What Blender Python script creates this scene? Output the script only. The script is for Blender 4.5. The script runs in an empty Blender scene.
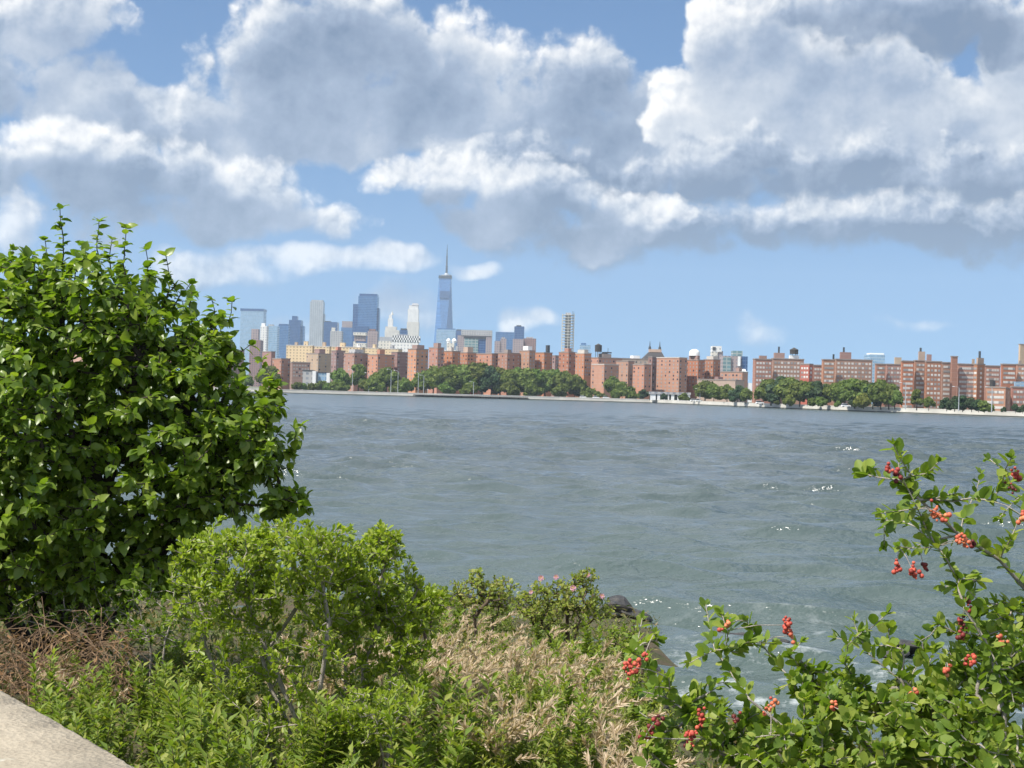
import bpy, math, random
import numpy as np
from mathutils import Vector, Matrix
R = math.radians
random.seed(11)
rng = np.random.default_rng(11)
scene = bpy.context.scene
COL = scene.collection

# ------------------------------------------------------------------ camera
F = 1500.0                 # focal length in pixels of a 1024 px wide picture
EYE = Vector((0.0, 0.0, 6.0))
ROLL = 0.027
PITCH = math.atan((391.1 - 384.0) / F)
_cr, _sr = math.cos(ROLL), math.sin(ROLL)
_fw = Vector((0, math.cos(PITCH), math.sin(PITCH)))
_up0 = Vector((0, -math.sin(PITCH), math.cos(PITCH)))
_rt0 = Vector((1, 0, 0))
# picture content is turned clockwise: the camera itself is turned anticlockwise
CAM_RT = _rt0 * _cr + _up0 * _sr
CAM_UP = _up0 * _cr - _rt0 * _sr


def ray(u, v):
    """world direction (y = 1) of what is seen at picture position u, v"""
    d = _fw + CAM_RT * ((u - 512.0) / F) + CAM_UP * ((384.0 - v) / F)
    return d / d.y


def at(u, v, dist):
    return EYE + ray(u, v) * dist


cam_data = bpy.data.cameras.new('camera')
cam_data.sensor_width = 36.0
cam_data.lens = F / 1024.0 * 36.0
cam_data.clip_start = 0.05
cam_data.clip_end = 60000
cam = bpy.data.objects.new('camera', cam_data)
COL.objects.link(cam)
m3 = Matrix((CAM_RT, CAM_UP, -_fw)).transposed()
cam.matrix_world = Matrix.Translation(EYE) @ m3.to_4x4()
scene.camera = cam

# ------------------------------------------------------------------ render look
scene.render.engine = 'CYCLES'
vs = scene.view_settings
vs.view_transform = 'Standard'
vs.look = 'None'
vs.exposure = 0.62
vs.gamma = 1.0
cy = scene.cycles
cy.use_denoising = True
try:
    cy.denoiser = 'OPENIMAGEDENOISE'
    cy.denoising_input_passes = 'RGB_ALBEDO_NORMAL'
    cy.denoising_prefilter = 'ACCURATE'
except Exception:
    pass
cy.max_bounces = 6
cy.diffuse_bounces = 3
cy.glossy_bounces = 3
cy.transmission_bounces = 4
cy.volume_bounces = 1
cy.sample_clamp_indirect = 6.0
cy.sample_clamp_direct = 12.0
cy.use_adaptive_sampling = True
cy.adaptive_threshold = 0.012
scene.render.film_transparent = False


# ------------------------------------------------------------------ node helpers
def newmat(name):
    m = bpy.data.materials.new(name)
    m.use_nodes = True
    m.node_tree.nodes.clear()
    return m, m.node_tree.nodes, m.node_tree.links


def lin(c):
    """sRGB 0-255 to linear"""
    o = []
    for x in c:
        x = x / 255.0
        o.append(x / 12.92 if x <= 0.04045 else ((x + 0.055) / 1.055) ** 2.4)
    return tuple(o) + (1.0,)


class G:
    """small builder for node trees"""

    def __init__(self, tree):
        self.t = tree
        self.n = tree.nodes
        self.l = tree.links

    def node(self, kind, **kw):
        n = self.n.new(kind)
        for k, v in kw.items():
            setattr(n, k, v)
        return n

    def put(self, sock, val):
        if isinstance(val, bpy.types.NodeSocket):
            self.l.new(val, sock)
        elif val is not None:
            sock.default_value = val

    def math(self, op, a, b=None, c=None, clamp=False):
        n = self.node('ShaderNodeMath', operation=op, use_clamp=clamp)
        self.put(n.inputs[0], a)
        if b is not None:
            self.put(n.inputs[1], b)
        if c is not None:
            self.put(n.inputs[2], c)
        return n.outputs[0]

    def vec(self, op, a, b=None, scale=None):
        n = self.node('ShaderNodeVectorMath', operation=op)
        self.put(n.inputs[0], a)
        if b is not None:
            self.put(n.inputs[1], b)
        if scale is not None:
            self.put(n.inputs['Scale'], scale)
        return n.outputs['Value'] if op in ('DOT_PRODUCT', 'LENGTH', 'DISTANCE') else n.outputs[0]

    def noise(self, vector, scale, detail=4.0, rough=0.5, dims='3D', distortion=0.0, w=None):
        n = self.node('ShaderNodeTexNoise', noise_dimensions=dims)
        if vector is not None:
            self.put(n.inputs['Vector'], vector)
        n.inputs['Scale'].default_value = scale
        n.inputs['Detail'].default_value = detail
        n.inputs['Roughness'].default_value = rough
        n.inputs['Distortion'].default_value = distortion
        return n

    def maprange(self, v, a, b, c=0.0, d=1.0, smooth=False):
        n = self.node('ShaderNodeMapRange')
        n.interpolation_type = 'SMOOTHSTEP' if smooth else 'LINEAR'
        n.clamp = True
        self.put(n.inputs['Value'], v)
        for k, x in (('From Min', a), ('From Max', b), ('To Min', c), ('To Max', d)):
            self.put(n.inputs[k], x)
        return n.outputs[0]

    def mix(self, fac, a, b, blend='MIX'):
        n = self.node('ShaderNodeMix', data_type='RGBA', blend_type=blend)
        self.put(n.inputs['Factor'], fac)
        self.put(n.inputs[6], a)
        self.put(n.inputs[7], b)
        return n.outputs[2]

    def ramp(self, fac, stops):
        n = self.node('ShaderNodeValToRGB')
        e = n.color_ramp.elements
        while len(e) < len(stops):
            e.new(0.5)
        for el, (p, c) in zip(e, stops):
            el.position = p
            el.color = c
        self.put(n.inputs['Fac'], fac)
        return n.outputs['Color']


def c4(r, g, b):
    return (r, g, b, 1.0)


def simple_mat(name, col, rough=0.8, var=0.0, scale=0.3, metal=0.0, spec=0.3, col2=None, bump=0.0, coord='Object'):
    """one base colour with real patchy variation of the surface"""
    m, n, l = newmat(name)
    g = G(m.node_tree)
    out = g.node('ShaderNodeOutputMaterial')
    p = g.node('ShaderNodeBsdfPrincipled')
    p.inputs['Roughness'].default_value = rough
    p.inputs['Metallic'].default_value = metal
    p.inputs['Specular IOR Level'].default_value = spec
    tc = g.node('ShaderNodeTexCoord')
    if var > 0 or col2:
        nz = g.noise(tc.outputs[coord], scale, 6, 0.6)
        c2 = col2 if col2 else tuple(x * (1 - var) for x in col[:3]) + (1,)
        f = g.maprange(nz.outputs['Fac'], 0.35, 0.65)
        g.put(p.inputs['Base Color'], g.mix(f, col, c2))
    else:
        p.inputs['Base Color'].default_value = col
    if bump > 0:
        nz2 = g.noise(tc.outputs[coord], scale * 6, 6, 0.65)
        b = g.node('ShaderNodeBump')
        b.inputs['Strength'].default_value = bump
        b.inputs['Distance'].default_value = 0.05
        g.put(b.inputs['Height'], nz2.outputs['Fac'])
        g.l.new(b.outputs[0], p.inputs['Normal'])
    g.l.new(p.outputs[0], out.inputs['Surface'])
    return m


# ------------------------------------------------------------------ mesh helpers
class MB:
    """collects polygons, then links them as one mesh object"""

    def __init__(self):
        self.v = []
        self.f = []
        self.mi = []
        self.cur = 0

    def quad(self, *pts):
        i = len(self.v)
        self.v += [tuple(p) for p in pts]
        self.f.append(tuple(range(i, i + len(pts))))
        self.mi.append(self.cur)

    def box(self, x0, y0, z0, x1, y1, z1, bottom=True):
        a = [(x0, y0, z0), (x1, y0, z0), (x1, y1, z0), (x0, y1, z0), (x0, y0, z1), (x1, y0, z1), (x1, y1, z1), (x0, y1, z1)]
        i = len(self.v)
        self.v += a
        fs = [(4, 5, 6, 7), (0, 1, 5, 4), (1, 2, 6, 5), (2, 3, 7, 6), (3, 0, 4, 7)]
        if bottom:
            fs.append((3, 2, 1, 0))
        self.f += [tuple(i + k for k in q) for q in fs]
        self.mi += [self.cur] * len(fs)

    def prism(self, poly, z0, z1, poly_top=None):
        """vertical prism on a plan polygon (counter-clockwise); poly_top tapers it"""
        pt = poly_top or poly
        n = len(poly)
        i = len(self.v)
        self.v += [(p[0], p[1], z0) for p in poly] + [(p[0], p[1], z1) for p in pt]
        for k in range(n):
            j = (k + 1) % n
            self.f.append((i + k, i + j, i + n + j, i + n + k))
            self.mi.append(self.cur)
        self.f.append(tuple(i + n + k for k in range(n)))
        self.mi.append(self.cur)
        self.f.append(tuple(i + k for k in reversed(range(n))))
        self.mi.append(self.cur)

    def lathe(self, prof, cx=0, cy=0, seg=12):
        """prof: list of (radius, z)"""
        i = len(self.v)
        for r, z in prof:
            for k in range(seg):
                a = 2 * math.pi * k / seg
                self.v.append((cx + r * math.cos(a), cy + r * math.sin(a), z))
        for q in range(len(prof) - 1):
            for k in range(seg):
                j = (k + 1) % seg
                self.f.append((i + q * seg + k, i + q * seg + j, i + (q + 1) * seg + j, i + (q + 1) * seg + k))
                self.mi.append(self.cur)
        self.f.append(tuple(i + (len(prof) - 1) * seg + k for k in range(seg)))
        self.mi.append(self.cur)

    def tube(self, pts, rads, seg=5, cap=True):
        pts = [Vector(p) for p in pts]
        i0 = len(self.v)
        n = len(pts)
        for k, p in enumerate(pts):
            d = (pts[min(k + 1, n - 1)] - pts[max(k - 1, 0)])
            if d.length < 1e-9:
                d = Vector((0, 0, 1))
            d.normalize()
            a = d.orthogonal().normalized() if k == 0 else (a - d * a.dot(d)).normalized()
            b = d.cross(a)
            for s in range(seg):
                t = 2 * math.pi * s / seg
                q = p + (a * math.cos(t) + b * math.sin(t)) * rads[k]
                self.v.append(tuple(q))
        for k in range(n - 1):
            for s in range(seg):
                s2 = (s + 1) % seg
                self.f.append((i0 + k * seg + s, i0 + k * seg + s2, i0 + (k + 1) * seg + s2, i0 + (k + 1) * seg + s))
                self.mi.append(self.cur)
        if cap:
            self.f.append(tuple(i0 + (n - 1) * seg + s for s in range(seg)))
            self.mi.append(self.cur)

    def build(self, name, mats, parent=None, smooth=False):
        me = bpy.data.meshes.new(name)
        me.from_pydata(self.v, [], self.f)
        if not isinstance(mats, (list, tuple)):
            mats = [mats]
        for m in mats:
            me.materials.append(m)
        if len(mats) > 1:
            me.polygons.foreach_set('material_index', self.mi)
        if smooth:
            me.polygons.foreach_set('use_smooth', [True] * len(me.polygons))
        me.update()
        o = bpy.data.objects.new(name, me)
        COL.objects.link(o)
        if parent is not None:
            o.parent = parent
        return o


def fast_mesh(name, verts, faces, mat, parent=None, smooth=False):
    """verts (n,3) array, faces (m,k) array: one mesh object"""
    verts = np.asarray(verts, dtype=np.float32)
    faces = np.asarray(faces, dtype=np.int32)
    me = bpy.data.meshes.new(name)
    k = faces.shape[1]
    me.vertices.add(len(verts))
    me.vertices.foreach_set('co', verts.ravel())
    me.loops.add(faces.size)
    me.loops.foreach_set('vertex_index', faces.ravel())
    me.polygons.add(len(faces))
    me.polygons.foreach_set('loop_start', np.arange(0, faces.size, k, dtype=np.int32))
    if smooth:
        me.polygons.foreach_set('use_smooth', np.ones(len(faces), dtype=bool))
    me.materials.append(mat)
    me.update(calc_edges=True)
    me.validate()
    o = bpy.data.objects.new(name, me)
    COL.objects.link(o)
    if parent is not None:
        o.parent = parent
    return o


def tag(o, label=None, cat=None, group=None, kind=None):
    if label:
        o['label'] = label
    if cat:
        o['category'] = cat
    if group:
        o['group'] = group
    if kind:
        o['kind'] = kind
    return o


def empty(name, loc=(0, 0, 0), rz=0.0, label=None, cat=None, group=None):
    o = bpy.data.objects.new(name, None)
    o.empty_display_size = 0.2
    COL.objects.link(o)
    o.location = loc
    o.rotation_euler = (0, 0, rz)
    tag(o, label, cat, group)
    return o


def copy_tree(o, parent=None):
    c = o.copy()
    COL.objects.link(c)
    c.parent = parent
    for ch in o.children:
        copy_tree(ch, c)
    return c


# ------------------------------------------------------------------ sun, sky and clouds
SKY_LIFT, SKY_STRENGTH, CLOUD_STRENGTH = 0.14, 0.080, 0.67
SUN_AZ = R(-124)      # from +Y towards +X: the sun stands to the left, a little behind
SUN_EL = R(55)
sun_dir = Vector((math.sin(SUN_AZ) * math.cos(SUN_EL), math.cos(SUN_AZ) * math.cos(SUN_EL), math.sin(SUN_EL)))
sd = bpy.data.lights.new('sun', 'SUN')
sd.energy = 4.8
sd.angle = R(0.53)
sd.color = (1.0, 0.95, 0.87)
sun = bpy.data.objects.new('sun', sd)
COL.objects.link(sun)
sun.rotation_euler = sun_dir.to_track_quat('Z', 'Y').to_euler()
sun.location = (-30, -10, 60)


def sky_uv(u, v):
    d = ray(u, v).normalized()
    return (math.atan2(d.x, d.y) * 1500.0, math.asin(d.z) * 1500.0)


# cumulus in layers, the farthest first: picture position, half sizes (in units of 1/1500 rad) and weight
LAYERS = [
    # (opacity, brightness, softness of the edge, blobs)
    (.97, 0.02, .60, [
        (20, 20, 95, 52, .8), (-60, 60, 120, 60, .9),
        (20, 105, 95, 40, 1.), (88, 88, 50, 38, 1.), (170, 125, 90, 38, 1.), (250, 115, 80, 55, 1.), (290, 72, 82, 62, 1.), (355, 42, 85, 62, 1.),
        (330, 120, 110, 46, 1.), (430, 95, 110, 66, 1.), (470, 70, 70, 56, 1.), (575, 85, 70, 64, 1.), (520, 115, 120, 62, 1.),
        (655, 130, 90, 64, 1.), (640, 150, 120, 45, 1.)]),
    (.98, 0.20, .40, [
        (712, 60, 40, 62, 1.), (765, 48, 55, 66, 1.), (835, 78, 80, 64, 1.), (760, 110, 100, 66, 1.), (690, 105, 50, 45, 1.),
        (960, 120, 120, 70, 1.), (890, 130, 150, 70, 1.), (1060, 90, 110, 90, 1.)]),
    (.96, -0.16, .60, [
        (930, 12, 120, 44, .9), (850, 0, 80, 34, .8), (1010, 40, 60, 34, .8)]),
    (.97, -0.38, .75, [
        (640, 175, 110, 34, 1.), (540, 165, 70, 30, .8), (720, 165, 90, 36, 1.), (480, 150, 80, 24, .8), (830, 160, 120, 40, 1.), (980, 165, 120, 44, 1.), (760, 180, 130, 34, 1.), (900, 190, 150, 36, 1.), (1050, 185, 120, 40, 1.)]),
    (.95, -0.52, .95, [
        (560, 240, 110, 26, .9), (640, 235, 140, 32, 1.), (790, 226, 140, 34, 1.), (930, 226, 150, 34, 1.), (1060, 222, 120, 36, 1.), (700, 255, 60, 10, .6)]),
    (.97, -0.05, .65, [
        (400, 172, 46, 24, 1.), (455, 178, 66, 32, 1.), (535, 190, 84, 36, 1.), (500, 222, 80, 30, 1.), (620, 208, 84, 24, 1.), (580, 240, 70, 20, .8)]),
    (.97, -0.08, .80, [
        (90, 168, 80, 42, 1.), (40, 148, 48, 30, .9), (190, 182, 84, 44, 1.), (250, 205, 76, 42, 1.), (170, 222, 165, 22, .8), (-40, 172, 60, 36, .8), (315, 226, 56, 20, .8)]),
    (.75, -0.02, 1.0, [  # thin low strips
        (15, 222, 34, 22, .8), (215, 268, 75, 18, .8), (300, 266, 75, 15, .75), (385, 267, 55, 13, .7), (478, 273, 26, 9, .7), (410, 310, 46, 20, .5), (536, 321, 26, 14, .7),
        (757, 329, 22, 8, .22), (300, 325, 44, 18, .35), (915, 326, 26, 7, .22)]),
]

world = bpy.data.worlds.new('World')
scene.world = world
world.use_nodes = True
wt = world.node_tree
wt.nodes.clear()


def group(name, outs):
    t = bpy.data.node_groups.new(name, 'ShaderNodeTree')
    t.interface.new_socket('P', in_out='INPUT', socket_type='NodeSocketVector')
    for o, k in outs:
        t.interface.new_socket(o, in_out='OUTPUT', socket_type=k)
    gg = G(t)
    return t, gg, gg.node('NodeGroupInput').outputs['P'], gg.node('NodeGroupOutput')


# uneven outlines: a bent position and a fine, billowing detail
DET, g, P, go = group('billows', [('Bent', 'NodeSocketVector'), ('Fine', 'NodeSocketFloat')])
w1 = g.noise(P, 1 / 120.0, 3, 0.5, '2D')
g.l.new(g.vec('ADD', P, g.vec('SCALE', g.vec('SUBTRACT', w1.outputs['Color'], (0.5, 0.5, 0.5)), scale=75.0)), go.inputs['Bent'])
vo = g.node('ShaderNodeTexVoronoi', voronoi_dimensions='2D', feature='SMOOTH_F1')
w2 = g.noise(P, 1 / 38.0, 4, 0.6, '2D')
g.put(vo.inputs['Vector'], g.vec('ADD', P, g.vec('SCALE', g.vec('SUBTRACT', w2.outputs['Color'], (0.5, 0.5, 0.5)), scale=30.0)))
vo.inputs['Scale'].default_value = 1 / 50.0
vo.inputs['Detail'].default_value = 3.0
vo.inputs['Roughness'].default_value = 0.5
vo.inputs['Smoothness'].default_value = 0.7
nz = g.noise(P, 1 / 85.0, 9, 0.58, '2D')
g.l.new(g.math('ADD', g.math('MULTIPLY', g.math('SUBTRACT', nz.outputs['Fac'], 0.5), 1.45),
               g.math('MULTIPLY', g.math('SUBTRACT', 0.46, vo.outputs['Distance']), 0.95)), go.inputs['Fine'])


def body_group(blobs):
    t, g, P, go = group('cumulus', [('Body', 'NodeSocketFloat')])
    S = None
    for (u, v, rx, ry, w) in blobs:
        cx, cy_ = sky_uv(u, v)
        q = g.vec('MULTIPLY', g.vec('SUBTRACT', P, (cx, cy_, 0)), (1.0 / rx, 1.0 / ry, 0))
        d = g.math('MULTIPLY_ADD', g.vec('DOT_PRODUCT', q, q), -w, w)
        S = d if S is None else g.math('SMOOTH_MAX', S, d, 0.35)
    g.l.new(g.math('MAXIMUM', g.math('ADD', S, 0.40), -1.6), go.inputs['Body'])
    return t


g = G(wt)
tc = g.node('ShaderNodeTexCoord')
DIR = g.vec('NORMALIZE', tc.outputs['Generated'])
sep = g.node('ShaderNodeSeparateXYZ')
g.put(sep.inputs[0], DIR)
az = g.math('MULTIPLY', g.math('ARCTAN2', sep.outputs[0], sep.outputs[1]), 1500.0)
el = g.math('MULTIPLY', g.math('ARCSINE', sep.outputs[2]), 1500.0)
comb = g.node('ShaderNodeCombineXYZ')
g.put(comb.inputs[0], az)
g.put(comb.inputs[1], el)
P0 = comb.outputs[0]


def inst(tree, P):
    n = g.node('ShaderNodeGroup')
    n.node_tree = tree
    g.put(n.inputs[0], P)
    return n


P1 = g.vec('ADD', P0, (-4.5, 7.0, 0.0))      # a step towards the sun
P2 = g.vec('ADD', P0, (-12.0, 40.0, 0.0))     # the cloud that stands over this spot
d0, d1, d2 = inst(DET, P0), inst(DET, P1), inst(DET, P2)
sky = g.node('ShaderNodeTexSky', sky_type='NISHITA')
sky.sun_disc = False
sky.sun_elevation = SUN_EL
sky.sun_rotation = SUN_AZ
sky.air_density = 1.0
sky.dust_density = 0.0
sky.ozone_density = 3.0
sky.altitude = 0
# the lowest, whitest strip of the clear sky is left to the haze volume
cz = g.node('ShaderNodeCombineXYZ')
g.put(cz.inputs[0], sep.outputs[0])
g.put(cz.inputs[1], sep.outputs[1])
g.put(cz.inputs[2], g.math('MULTIPLY_ADD', g.math('MAXIMUM', sep.outputs[2], 0.0), 0.85, SKY_LIFT))
g.put(sky.inputs['Vector'], g.vec('NORMALIZE', cz.outputs[0])) if 'Vector' in sky.inputs else None
bg_sky = g.node('ShaderNodeBackground')
bg_sky.inputs['Strength'].default_value = SKY_STRENGTH
g.put(bg_sky.inputs['Color'], g.mix(1.0, sky.outputs[0], c4(.82, .98, 1.08), 'MULTIPLY'))
cur = bg_sky.outputs[0]
broad = g.math('MULTIPLY', g.math('SUBTRACT', g.noise(P0, 1 / 130.0, 5, 0.6, '2D').outputs['Fac'], 0.5), 1.05)
for op, bright, soft, blobs in LAYERS:
    t = body_group(blobs)
    b0, b2 = inst(t, d0.outputs['Bent']), inst(t, d2.outputs['Bent'])
    fk = 0.55 if op < .85 else 1.0
    dens = g.math('MULTIPLY_ADD', d0.outputs['Fine'], fk, b0.outputs['Body'])
    dens2 = g.math('MULTIPLY_ADD', d2.outputs['Fine'], 0.5, b2.outputs['Body'])
    alpha = g.maprange(dens, -0.04, soft, smooth=True)
    thick = g.maprange(dens, 0.1, 1.3)
    rise = g.math('MULTIPLY', g.math('SUBTRACT', b0.outputs['Body'], b2.outputs['Body']), 0.12)
    relief = g.math('ADD', g.math('SUBTRACT', d0.outputs['Fine'], d1.outputs['Fine']), rise)
    over = g.maprange(dens2, -0.95, 0.95, smooth=True)
    relief = g.math('MULTIPLY', relief, g.math('MULTIPLY_ADD', over, -0.95, 1.2))
    light = g.math('MULTIPLY_ADD', relief, 0.66, g.math('ADD', broad, 0.66 + bright))
    light = g.math('SUBTRACT', light, g.math('MULTIPLY', over, 0.36))
    light = g.math('SUBTRACT', light, g.math('MULTIPLY', thick, 0.10), clamp=True)
    ccol = g.ramp(light, [(0.0, lin((120, 141, 170))), (0.3, lin((163, 179, 203))), (0.55, lin((208, 216, 227))), (0.8, lin((244, 245, 247))), (1.0, (1.08, 1.07, 1.05, 1))])
    bg_cl = g.node('ShaderNodeBackground')
    bg_cl.inputs['Strength'].default_value = CLOUD_STRENGTH
    g.put(bg_cl.inputs['Color'], ccol)
    mx = g.node('ShaderNodeMixShader')
    g.put(mx.inputs[0], g.math('MULTIPLY', alpha, op))
    g.l.new(cur, mx.inputs[1])
    g.l.new(bg_cl.outputs[0], mx.inputs[2])
    cur = mx.outputs[0]
# unseen broken cloud over the rest of the sky, brightened to add ambient fill
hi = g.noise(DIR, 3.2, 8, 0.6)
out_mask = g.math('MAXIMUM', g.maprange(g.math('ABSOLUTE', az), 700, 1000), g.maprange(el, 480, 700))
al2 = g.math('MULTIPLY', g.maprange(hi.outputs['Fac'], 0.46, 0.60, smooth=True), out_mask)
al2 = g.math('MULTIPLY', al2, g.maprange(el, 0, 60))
bg_fill = g.node('ShaderNodeBackground')
bg_fill.inputs['Color'].default_value = c4(1.2, 1.22, 1.27)
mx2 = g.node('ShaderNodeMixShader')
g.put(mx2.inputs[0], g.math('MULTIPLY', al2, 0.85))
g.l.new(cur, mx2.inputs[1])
g.l.new(bg_fill.outputs[0], mx2.inputs[2])
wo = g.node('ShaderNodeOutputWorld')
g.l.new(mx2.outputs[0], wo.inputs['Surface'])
world.cycles.sampling_method = 'MANUAL'
world.cycles.sample_map_resolution = 512

# ------------------------------------------------------------------ river
SHORE_PX = [(-120, 381.5), (280, 393.0), (440, 397.3), (560, 400.5), (650, 403.0), (820, 410.0), (1024, 417.5), (1200, 424.0)]


def water_point(u, v, z=0.0):
    d = ray(u, v)
    t = (z - EYE.z) / d.z
    return EYE + d * t


SHORE = [water_point(u, v) for u, v in SHORE_PX]


def shore_y(x):
    """distance of the far bank for a given x (straight pieces)"""
    for a, b in zip(SHORE[:-1], SHORE[1:]):
        if a.x <= x <= b.x:
            return a.y + (b.y - a.y) * (x - a.x) / (b.x - a.x)
    return SHORE[0].y if x < SHORE[0].x else SHORE[-1].y


# near bank: plan outline of the water's edge
NEAR = [(-60, 46), (-20, 44), (-8, 43), (-2, 42), (2.4, 41), (4.2, 38.5), (3.6, 34), (3.0, 29), (3.0, 25), (4.5, 22), (9, 19.5), (16, 18), (60, 17)]


def near_edge(x, y):
    """signed distance to the water's edge, positive on land"""
    best = 1e9
    for (x0, y0), (x1, y1) in zip(NEAR[:-1], NEAR[1:]):
        dx, dy = x1 - x0, y1 - y0
        t = max(0, min(1, ((x - x0) * dx + (y - y0) * dy) / (dx * dx + dy * dy)))
        d = math.hypot(x - x0 - t * dx, y - y0 - t * dy)
        if d < abs(best):
            side = dx * (y - y0) - dy * (x - x0)
            best = -d if side > 0 else d
    return best


def ground_z(x, y):
    s = near_edge(x, y)
    if s < 0:
        return max(-2.5, s * 0.35 - 0.05)
    z = 4.2 * (1 - math.exp(-s / 9.0)) * 1.12
    z = min(z, 4.25)
    z = min(z, max(0.15, 6 - 0.168 * max(y, 8.0) - 0.42 * max(0.0, 1 - abs(y - 8) / 8) * 0)) if y > 8 else z
    z += 0.07 * math.sin(x * 1.7 + y * .9) * min(1, s / 3) + 0.05 * math.sin(x * 3.1 - y * 2.3) * min(1, s / 3)
    return z


def wave_water():
    # rows and columns that keep about the same size in the picture
    r = [9.0]
    while r[-1] < 160:
        r.append(r[-1] * 1.0031)
    while r[-1] < 1500:
        r.append(r[-1] * (1.0031 + 0.0035 * min(1, (r[-1] - 160) / 600)))
    r = np.array(r)
    a = np.linspace(-0.42, 0.42, 560)
    X = r[:, None] * np.tan(a)[None, :]
    Y = np.repeat(r[:, None], len(a), 1)
    Z = np.zeros_like(X)
    dX = np.zeros_like(X)
    dY = np.zeros_like(X)
    dr = np.gradient(r)[:, None]
    cell = np.maximum(dr, r[:, None] * (a[1] - a[0]))
    gen = np.random.default_rng(5)
    wind = R(200)                              # waves run towards the viewer, a little to the right
    lams = list(np.geomspace(0.35, 8.0, 60))
    # patches of stronger and weaker chop
    P = 0.75 + 0.25 * np.sin(X * .11 + Y * .05 + 1.0) * np.sin(X * .05 - Y * .09 + 2.0) + 0.15 * np.sin(X * .021 + Y * .034)
    P = P * (0.62 + 0.38 * np.clip((Y - 30) / 50, 0, 1) + 0.55 * np.clip((Y - 75) / 70, 0, 1))
    for lam in lams:
        th = wind + gen.normal(0, 0.33)
        k = 2 * math.pi / lam
        kx, ky = math.sin(th) * k, math.cos(th) * k
        peak = 2.1
        amp = 0.0150 * lam * (math.exp(-((math.log(lam / peak)) / 1.2) ** 2) + 0.28) * gen.uniform(.6, 1.25) * (0.45 if lam < 1.2 else 0.76 if lam < 3.0 else 1.05)
        ph = kx * X + ky * Y + gen.uniform(0, 6.283)
        fade = np.clip((lam / cell - 2.2) / 2.5, 0, 1)
        A = amp * fade * P
        Z += A * np.sin(ph)
        q = 0.75
        dX += A * q * math.sin(th) * np.cos(ph)
        dY += A * q * math.cos(th) * np.cos(ph)
    # a few small breakers that come in on the rocks
    for (cx, cyy, ln, wd, h, th) in [(7.5, 40, 5.0, .55, .26, .15), (3.5, 46, 6.0, .7, .24, .1), (11, 33, 5.5, .5, .22, .25), (9, 47, 7, .8, .26, .1), (8.0, 26, 4, .45, .16, .3), (16, 42, 6, .7, .24, .2), (6.5, 53, 8, .9, .26, .05), (14, 55, 8, .9, .24, .1)]:
        c, s = math.cos(th), math.sin(th)
        px_ = (X - cx) * c + (Y - cyy) * s
        py_ = -(X - cx) * s + (Y - cyy) * c + 0.5 * np.sin(px_ * .8)
        Z += .07 * h * np.exp(-(px_ / ln) ** 2 - (py_ / wd) ** 2)
    X2, Y2, Z2 = X + dX, Y + dY, Z
    nr, na = X.shape
    V = np.stack([X2, Y2, Z2], -1).reshape(-1, 3)
    i = np.arange((nr - 1) * na).reshape(nr - 1, na)[:, :-1].ravel()
    Fc = np.stack([i, i + 1, i + na + 1, i + na], -1)
    return V, Fc


wm, wn, wl = newmat('river_water')
g = G(wm.node_tree)
out = g.node('ShaderNodeOutputMaterial')
wp = g.node('ShaderNodeBsdfPrincipled')
geo = g.node('ShaderNodeNewGeometry')
tcw = g.node('ShaderNodeTexCoord')
pos = geo.outputs['Position']
sepw = g.node('ShaderNodeSeparateXYZ')
g.put(sepw.inputs[0], pos)
# water stands greener and paler over the shallow near bank
shallow = g.maprange(sepw.outputs[1], 30, 120, 1, 0)
big = g.noise(pos, 0.012, 4, 0.6)
deep = g.mix(g.maprange(big.outputs['Fac'], .4, .6), c4(.040, .075, .078, ), c4(.055, .094, .098))
colw = g.mix(shallow, deep, c4(.070, .112, .092))
# foam on the crests near the rocks and thin streaks of it
fo = g.noise(pos, 2.2, 8, 0.68)
crest = g.math('ADD', sepw.outputs[2], g.math('MULTIPLY', g.math('SUBTRACT', fo.outputs['Fac'], .5), .55))
near = g.maprange(sepw.outputs[1], 44, 75, 1, 0)
foam = g.math('MULTIPLY', g.math('MULTIPLY', g.maprange(crest, .46, .70), .5), near)
wash = g.math('MULTIPLY', g.maprange(g.noise(pos, 0.9, 9, .72).outputs['Fac'], .53, .64), g.maprange(sepw.outputs[1], 34, 42, 1, 0))
foam = g.math('MAXIMUM', foam, g.math('MULTIPLY', wash, .35))
# gusts: long streaks, ruffled water's change of reflection put into the base colour
ms = g.node('ShaderNodeMapping')
ms.inputs['Scale'].default_value = (.20, .030, 1.0)
g.put(ms.inputs['Vector'], pos)
gust_tone = g.noise(ms.outputs[0], 1.0, 9, 0.72)
colw = g.mix(g.maprange(gust_tone.outputs['Fac'], .36, .64), c4(.046, .064, .066), c4(.078, .098, .100))
colw = g.mix(g.math('MULTIPLY', shallow, .8), colw, c4(.058, .086, .076))
g.put(wp.inputs['Base Color'], g.mix(foam, colw, c4(.72, .75, .75)))
far_r = g.math('ADD', g.maprange(sepw.outputs[1], 35, 110, .24, .13), g.maprange(sepw.outputs[1], 110, 800, 0, .14))
g.put(wp.inputs['Roughness'], g.math('MAXIMUM', far_r, g.math('MULTIPLY', foam, .7)))
wp.inputs['IOR'].default_value = 1.333
wp.inputs['Specular IOR Level'].default_value = 0.85
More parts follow.
